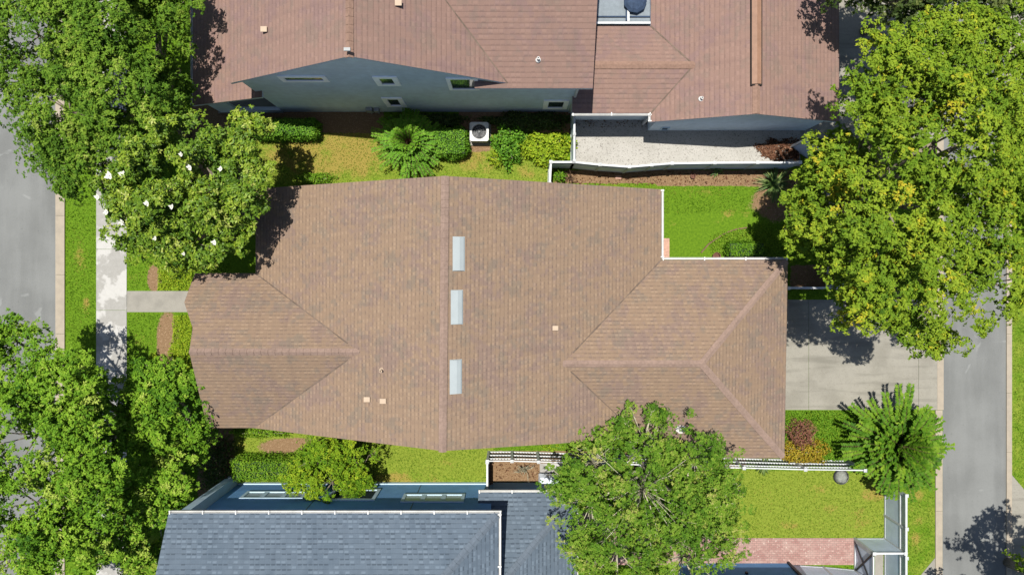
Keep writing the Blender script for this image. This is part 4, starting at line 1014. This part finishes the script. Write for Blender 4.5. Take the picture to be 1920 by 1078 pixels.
def hedge(name, label, x0, x1, y0, y1, h, mat, n, leaf=.09, r=.25, tint=(.5, .2), cat='hedge', group=None):
    """clipped hedge: leaves on a rounded box"""
    cx, cy = (x0 + x1) / 2, (y0 + y1) / 2; hx, hy = (x1 - x0) / 2, (y1 - y0) / 2
    root = thing(name, label, cat, (cx, cy, 0), group)
    A = [4 * hx * hy, 4 * hx * h, 4 * hy * h]; A = np.array(A) / sum(A); f = RNG.choice(3, n, p=A)
    U = RNG.uniform(-1, 1, (n, 3)); sg = np.where(RNG.random(n) < .5, -1, 1.)
    Pn = np.stack([U[:, 0] * hx, U[:, 1] * hy, (U[:, 2] * .5 + .5) * h], 1); N = np.zeros((n, 3))
    Pn[f == 0, 2] = h; N[f == 0, 2] = 1
    Pn[f == 1, 1] = (sg * hy)[f == 1]; N[f == 1, 1] = sg[f == 1]; Pn[f == 2, 0] = (sg * hx)[f == 2]; N[f == 2, 0] = sg[f == 2]
    q = Pn.copy(); lo = np.array([-hx + r, -hy + r, 0]); hi = np.array([hx - r, hy - r, h - r]); kx = np.clip(q, lo, np.maximum(lo, hi)); dv = q - kx
    dl = np.linalg.norm(dv, axis=1, keepdims=True); Pn = kx + dv / np.maximum(dl, 1e-5) * np.minimum(dl, r)
    bump = .06 * np.sin(Pn[:, :1] * 5.1 + 1) * np.sin(Pn[:, 1:2] * 6.3) + .05 * RNG.normal(size=(n, 1))
    Pn = Pn + N * bump; Pn[:, 2] = np.maximum(Pn[:, 2], .03)
    W = Pn + np.array([cx, cy, 0])
    tn = tint[0] + tint[1] * RNG.normal(size=n) + .12 * np.sin(Pn[:, 0] * 3) * np.sin(Pn[:, 1] * 4)
    leaf_mesh('foliage', W, N * .9 + np.array([0, 0, .35]) + RNG.normal(size=(n, 3)) * .5, leaf * (.7 + .6 * RNG.random(n)), tn, mat, root, (cx, cy, 0), .6)
    mb = MB(); m = .12
    mb.box(-hx + m, hx - m, -hy + m, hy - m, .02, h - m); mb.v = [(v[0] + cx, v[1] + cy, v[2]) for v in mb.v]; mb.build('twigs', 'leaf_core', root, (cx, cy, 0), bevel=.1)
    return root
M['leaf_core'] = plain('dense twig core', (.022, .045, .012), .95, .4, 12, 0, .6)
def hpx(x0, y0, x1, y1, z): a = P(x0, y1, z); b = P(x1, y0, z); return a.x, b.x, a.y, b.y
HG = 'clipped hedges below the grey blue wall'
hedge('hedge', 'long narrow clipped hedge below the porch, half in house shade', *hpx(470, 222, 592, 257, 1.0), 1.0, 'leaf_hedge', 5200, group=HG)
hedge('hedge', 'rounded clipped hedge left of the air conditioner unit', *hpx(808, 237, 876, 292, 1.1), 1.1, 'leaf_hedge', 4200, r=.4, group=HG)
hedge('hedge', 'long dark clipped hedge along the blue wall of the bottom house', *hpx(432, 862, 600, 903, 1.3), 1.3, 'leaf_cover', 7500, tint=(.6, .2))
hedge('clipped_bush', 'round clipped bush beside the gutter on the right lawn', *hpx(1366, 452, 1438, 484, .9), .9, 'leaf_cover', 2600, r=.42, tint=(.45, .18), cat='bush')

def mound(name, label, px, py, z, rx, ry, mat, n, leaf, tint, cat='bush', h=None, group=None, aspect=.55):
    c = P(px, py, z * .5); h = h or z; root = thing(name, label, cat, (c.x, c.y, 0), group); sx, sy = rx / 37.5, ry / 37.5
    d = norm(RNG.normal(size=(n, 3))); d[:, 2] = np.abs(d[:, 2]); rr_ = .5 + .55 * RNG.random(n) ** .5
    k = 1 + .18 * np.sin(d[:, 0] * 7 + d[:, 1] * 5) + .08 * RNG.normal(size=n)
    W = d * np.array([sx, sy, h]) * (rr_ * k)[:, None] + np.array([c.x, c.y, .05])
    leaf_mesh('foliage', W, d * .5 + np.array([0, 0, .6]) + RNG.normal(size=(n, 3)) * .5, leaf * (.65 + .7 * RNG.random(n)), tint[0] + tint[1] * RNG.normal(size=n), mat, root, (c.x, c.y, 0), aspect)
    mb = MB()
    for i in range(9):
        a = random.uniform(0, 6.28); q = random.uniform(.3, .8); mb.tube([(c.x, c.y, 0), (c.x + math.cos(a) * sx * q * .5, c.y + math.sin(a) * sy * q * .5, h * .5), (c.x + math.cos(a) * sx * q, c.y + math.sin(a) * sy * q, h * .8)], [.025, .016, .008], 5)
    mb.build('stems', 'bark', root, (c.x, c.y, 0)); return root
mound('red_bush', 'round reddish bush at the corner of the tan roof by the driveway', 1503, 815, 1.1, 27, 27, 'leaf_red', 2300, .075, (.45, .25))
mound('golden_bush', 'low golden orange bush below the round reddish bush', 1506, 850, .8, 48, 26, 'leaf_gold', 3400, .085, (.4, .28))
mound('glossy_shrub', 'glossy mid green shrub right of the air conditioner unit', 952, 273, 1.1, 30, 38, 'leaf_hedge', 1500, .15, (.38, .25))
mound('lime_shrub', 'lime green shrub against the white panel fence of the patio', 1022, 278, .8, 50, 30, 'leaf_lime', 1900, .16, (.45, .25))
mound('low_plant', 'lime spiky plant at the lower left of the glossy shrub', 935, 298, .6, 20, 16, 'leaf_lime', 420, .15, (.4, .25), 'plant', aspect=.3)
mound('low_plant', 'small green plant inside the stepped fence by the tan roof', 1050, 330, .6, 13, 14, 'leaf_cover', 220, .13, (.5, .25), 'plant')
mound('low_plant', 'green plants tucked under the top left edge of the tan roof', 590, 335, .5, 34, 11, 'leaf_cover', 900, .1, (.6, .2), 'plant')
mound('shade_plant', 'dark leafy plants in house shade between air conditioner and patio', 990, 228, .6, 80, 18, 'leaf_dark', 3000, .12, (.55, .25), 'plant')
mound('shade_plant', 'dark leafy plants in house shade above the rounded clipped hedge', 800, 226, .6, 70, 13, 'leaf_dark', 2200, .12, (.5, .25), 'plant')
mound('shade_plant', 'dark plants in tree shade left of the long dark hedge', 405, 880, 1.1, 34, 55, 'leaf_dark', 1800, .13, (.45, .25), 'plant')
mound('low_plant', 'small bright green plants under the lower edge of the tan roof by the courtyard', 1035, 838, .4, 18, 7, 'leaf_lime', 320, .1, (.35, .2), 'plant')
mound('low_plant', 'bright green strip of plants under the lower left roof edge', 490, 812, .45, 58, 8, 'leaf_cover', 1000, .1, (.75, .2), 'plant')
mound('leaf_pile', 'pile of dry red brown leaves at the right end of the patio', 1462, 282, .14, 42, 22, 'leaf_dead', 1800, .11, (.5, .25), 'leaves', .12)
def straps(name, label, px, py, n, L, mat='leaf_strap', cat='plant'):
    c = P(px, py); root = thing(name, label, cat, (c.x, c.y, 0)); V = []; Q = []; T_ = []
    for i in range(n):
        a = random.uniform(0, 2 * math.pi); l = L * random.uniform(.6, 1.1); e = random.uniform(.35, 1.1); w = .035; tb = random.gauss(.45, .25)
        d = np.array([math.cos(a), math.sin(a)]); nn_ = np.array([-d[1], d[0]]); i0 = len(V)
        for k in range(6):
            t = k / 5; r = l * t * math.cos(e * (1 - .5 * t)); z = .12 + l * (math.sin(e) * t - .75 * t * t * (.6 + .3 * math.cos(e))); ww = w * (1 - t) ** .6 * (1 if k else .6)
            for s in (-1, 1): V.append((*(d * r + nn_ * ww * s), max(.02, z + .02)))
        for k in range(5): Q.append((i0 + 2 * k, i0 + 2 * k + 2, i0 + 2 * k + 3, i0 + 2 * k + 1)); T_.append(tb + .08 * k)
    np_mesh('leaves', np.array(V), np.array(Q), mat, root, np.clip(np.array(T_), 0, 1))
    mb = MB(); mb.lathe([(.12, 0), (.1, .1), (.04, .16)], (0, 0, 0), 9); mb.build('crown', 'bark', root)
    return root
straps('strap_plant', 'dark arching strap leaf plant below the right end of the bowed fence', 1448, 345, 130, 1.15)
straps('strap_plant', 'small tuft of strap leaves touching the middle of the bowed fence', 1343, 321, 34, .45)
straps('strap_plant', 'small strap leaf plant among the hedges under the feathery tree, by the fence', 1428, 872, 60, .55)
# bare young shrub in the courtyard and another by the stepped fence
def bare(label, px, py, h, n, mat='barkpale'):
    c = P(px, py); mb = MB()
    for i in range(n):
        a = random.uniform(0, 6.28); r = random.uniform(.15, .6) * h; e = Vector((c.x + math.cos(a) * r, c.y + math.sin(a) * r, h * random.uniform(.5, 1)))
        m = Vector((c.x, c.y, 0)).lerp(e, .5) + Vector((random.uniform(-.08, .08), random.uniform(-.08, .08), .1)); mb.tube([(c.x, c.y, 0), m, e], [.025, .016, .006], 5)
        for _ in range(2): mb.tube([m, m.lerp(e, .6) + Vector((random.uniform(-.2, .2), random.uniform(-.2, .2), .1))], [.01, .004], 4)
    o = mb.build('bare_shrub', mat, None, (c.x, c.y, 0)); o.location = (c.x, c.y, 0); return tag(o, label, 'shrub')
bare('bare pale twiggy shrub on the mulch of the fenced courtyard', 985, 880, 1.1, 18)
bare('bare dark twiggy shrub in the soil corner of the stepped fence', 1068, 334, .8, 12, 'wood')

# ---- ground covers (nobody could count the leaves)
def cover(name, polys, n, mat, leaf, tint, z=.14, aspect=.6, lab=None):
    Cs = []
    for (x0, y0, x1, y1, sh) in polys:
        m = int(n * abs((x1 - x0) * (y1 - y0))); px = RNG.uniform(x0, x1, m); py = RNG.uniform(y0, y1, m)
        if sh == 'e': k = ((px - (x0 + x1) / 2) / ((x1 - x0) / 2)) ** 2 + ((py - (y0 + y1) / 2) / ((y1 - y0) / 2)) ** 2 < 1 + .2 * RNG.normal(size=m); px, py = px[k], py[k]
        Cs.append(np.stack([(px - CX) * H / F, (CY - py) * H / F, z * RNG.random(len(px)) ** .6 * (1 + .5 * np.sin(px * .2) * np.sin(py * .23))], 1))
    C = np.concatenate(Cs); m = len(C)
    o = leaf_mesh(name, C + np.array([0, 0, .03]), np.array([0, 0, .8]) + RNG.normal(size=(m, 3)) * .5, leaf * (.6 + .8 * RNG.random(m)), tint[0] + tint[1] * RNG.normal(size=m), mat, None, (0, 0, 0), aspect)
    return tag(o, lab, 'ground cover', None, 'stuff')
cover('ground_cover', [(298, 500, 362, 544, 'r'), (318, 488, 350, 512, 'e'), (326, 590, 362, 690, 'r'), (318, 640, 345, 690, 'e'), (280, 660, 300, 690, 'e')], .85, 'leaf_lime', .075, (.45, .24), lab='lime ground cover on both sides of the garden path')
cover('ground_cover', [(1470, 770, 1600, 862, 'r'), (1600, 772, 1700, 862, 'e')], .75, 'leaf_cover', .085, (.55, .24), lab='green leafy ground cover beside the driveway')
cover('ground_cover', [(1330, 432, 1450, 486, 'e'), (1360, 425, 1480, 480, 'e')], .5, 'leaf_cover', .07, (.8, .2), lab='bright ground cover round the clipped bush on the right lawn')
cover('leaf_litter', [(1050, 322, 1420, 347, 'r'), (930, 868, 1010, 898, 'r'), (385, 810, 440, 930, 'e'), (1482, 255, 1500, 300, 'r'), (1080, 215, 1490, 240, 'r'), (440, 215, 480, 240, 'r')], .05, 'leaf_dead', .09, (.5, .3), .05, lab='dry brown leaves scattered on soil and patio')
# ---- grass blades
n = 330000
px = RNG.uniform(-10, 1930, n); py = RNG.uniform(-10, 1090, n)
gxw = (px - CX) * H / F; gyw = (CY - py) * H / F
tn_, dr_, so_ = ground_masks(gxw, gyw)
def inside(x0, y0, x1, y1): return (px > x0) & (px < x1) & (py > y0) & (py < y1)
bad = so_ > .5 + .2 * RNG.normal(size=n)
for r in ((-20, -20, 124, 1100), (179, -20, 240, 1100), (236, 543, 420, 587), (1456, 560, 1760, 770), (1750, -20, 1899, 1100), (1078, 190, 1502, 318), (1078, 1006, 1604, 1060), (1078, 958, 1192, 1010),
          (1500, -20, 1758, 262), (1234, 445, 1257, 485), (1897, -20, 1990, 192), (1638, 1010, 1656, 1100), (430, 360, 1200, 790), (1020, 400, 1420, 800), (450, -20, 1070, 210), (1100, -20, 1500, 250), (450, 905, 925, 1100), (925, 905, 1060, 1100)):
    bad |= inside(*r)
bad |= (px > 1896) & (py > 890 + (px - 1897) * 1.2) | (px > 1715 + (1085 - py) * .8) & (py > 1040) & (px < 1760)
k = ~bad; x_, y_ = gxw[k] + RNG.normal(size=k.sum()) * .025, gyw[k] + RNG.normal(size=k.sum()) * .025; m = len(x_)
hgt = .05 + .05 * RNG.random(m); a = RNG.uniform(0, 2 * np.pi, m); ln = RNG.uniform(.2, 1.2, m) * hgt; wd = .012 + .014 * RNG.random(m)
b = a + np.pi / 2 + RNG.normal(size=m) * .4
V = np.empty((m, 3, 3)); V[:, 0] = np.stack([x_ + np.cos(a) * wd, y_ + np.sin(a) * wd, np.zeros(m) - .005], 1); V[:, 1] = np.stack([x_ - np.cos(a) * wd, y_ - np.sin(a) * wd, np.zeros(m) - .005], 1)
V[:, 2] = np.stack([x_ + np.cos(b) * ln, y_ + np.sin(b) * ln, hgt], 1)
lum = np.sin(x_ * 2.7 + 1.5 * np.sin(y_ * 1.9)) * np.sin(y_ * 3.1 + 1.5 * np.sin(x_ * 2.2))
tt = np.clip(.22 + .16 * lum - .2 * (RNG.random(m) < .18) + .42 * np.clip(tn_[k] + .25 * np.sin(x_ * 1.9) * np.sin(y_ * 2.3), -.35, 1) + .12 * RNG.normal(size=m), 0, .72); tt = np.where(RNG.random(m) < dr_[k] * .7, .85 + .1 * RNG.normal(size=m), tt)
gs = np_mesh('grass', V.reshape(-1, 3), np.arange(m * 3).reshape(m, 3), 'grass', None, np.clip(tt, 0, 1), 3)
tag(gs, 'short green and yellowish grass of the lawns and verges', 'grass', None, 'stuff')

# ================================================================== LIGHT AND CAMERA
d = Vector((.11, -.155, -1)).normalized()
sun = bpy.data.lights.new('sun', 'SUN'); sun.energy = 4.6; sun.angle = math.radians(.5); sun.color = (1, .955, .88)
so = bpy.data.objects.new('sun', sun); COL.objects.link(so); so.rotation_euler = d.to_track_quat('-Z', 'Y').to_euler(); so.location = (0, 0, 60)
w = bpy.data.worlds.new('World'); SC.world = w; w.use_nodes = True; nt = w.node_tree
sk = nt.nodes.new('ShaderNodeTexSky'); sk.sky_type = 'NISHITA'; sk.sun_disc = False
sk.sun_elevation = math.radians(79.2); sk.sun_rotation = math.radians(-35.4)
bg = nt.nodes['Background']; bg.inputs['Strength'].default_value = .066; nt.links.new(sk.outputs[0], bg.inputs[0])
cam = bpy.data.cameras.new('camera'); co = bpy.data.objects.new('camera', cam); COL.objects.link(co)
co.location = (0, 0, H); co.rotation_euler = (0, 0, 0)
cam.sensor_width = 36; cam.lens = 36 * F / 1920; cam.shift_y = -(539 - CY) / 1920; cam.clip_end = 1500
SC.camera = co
SC.view_settings.view_transform = 'Standard'; SC.view_settings.look = 'None'; SC.view_settings.gamma = 1
SC.view_settings.exposure = .86
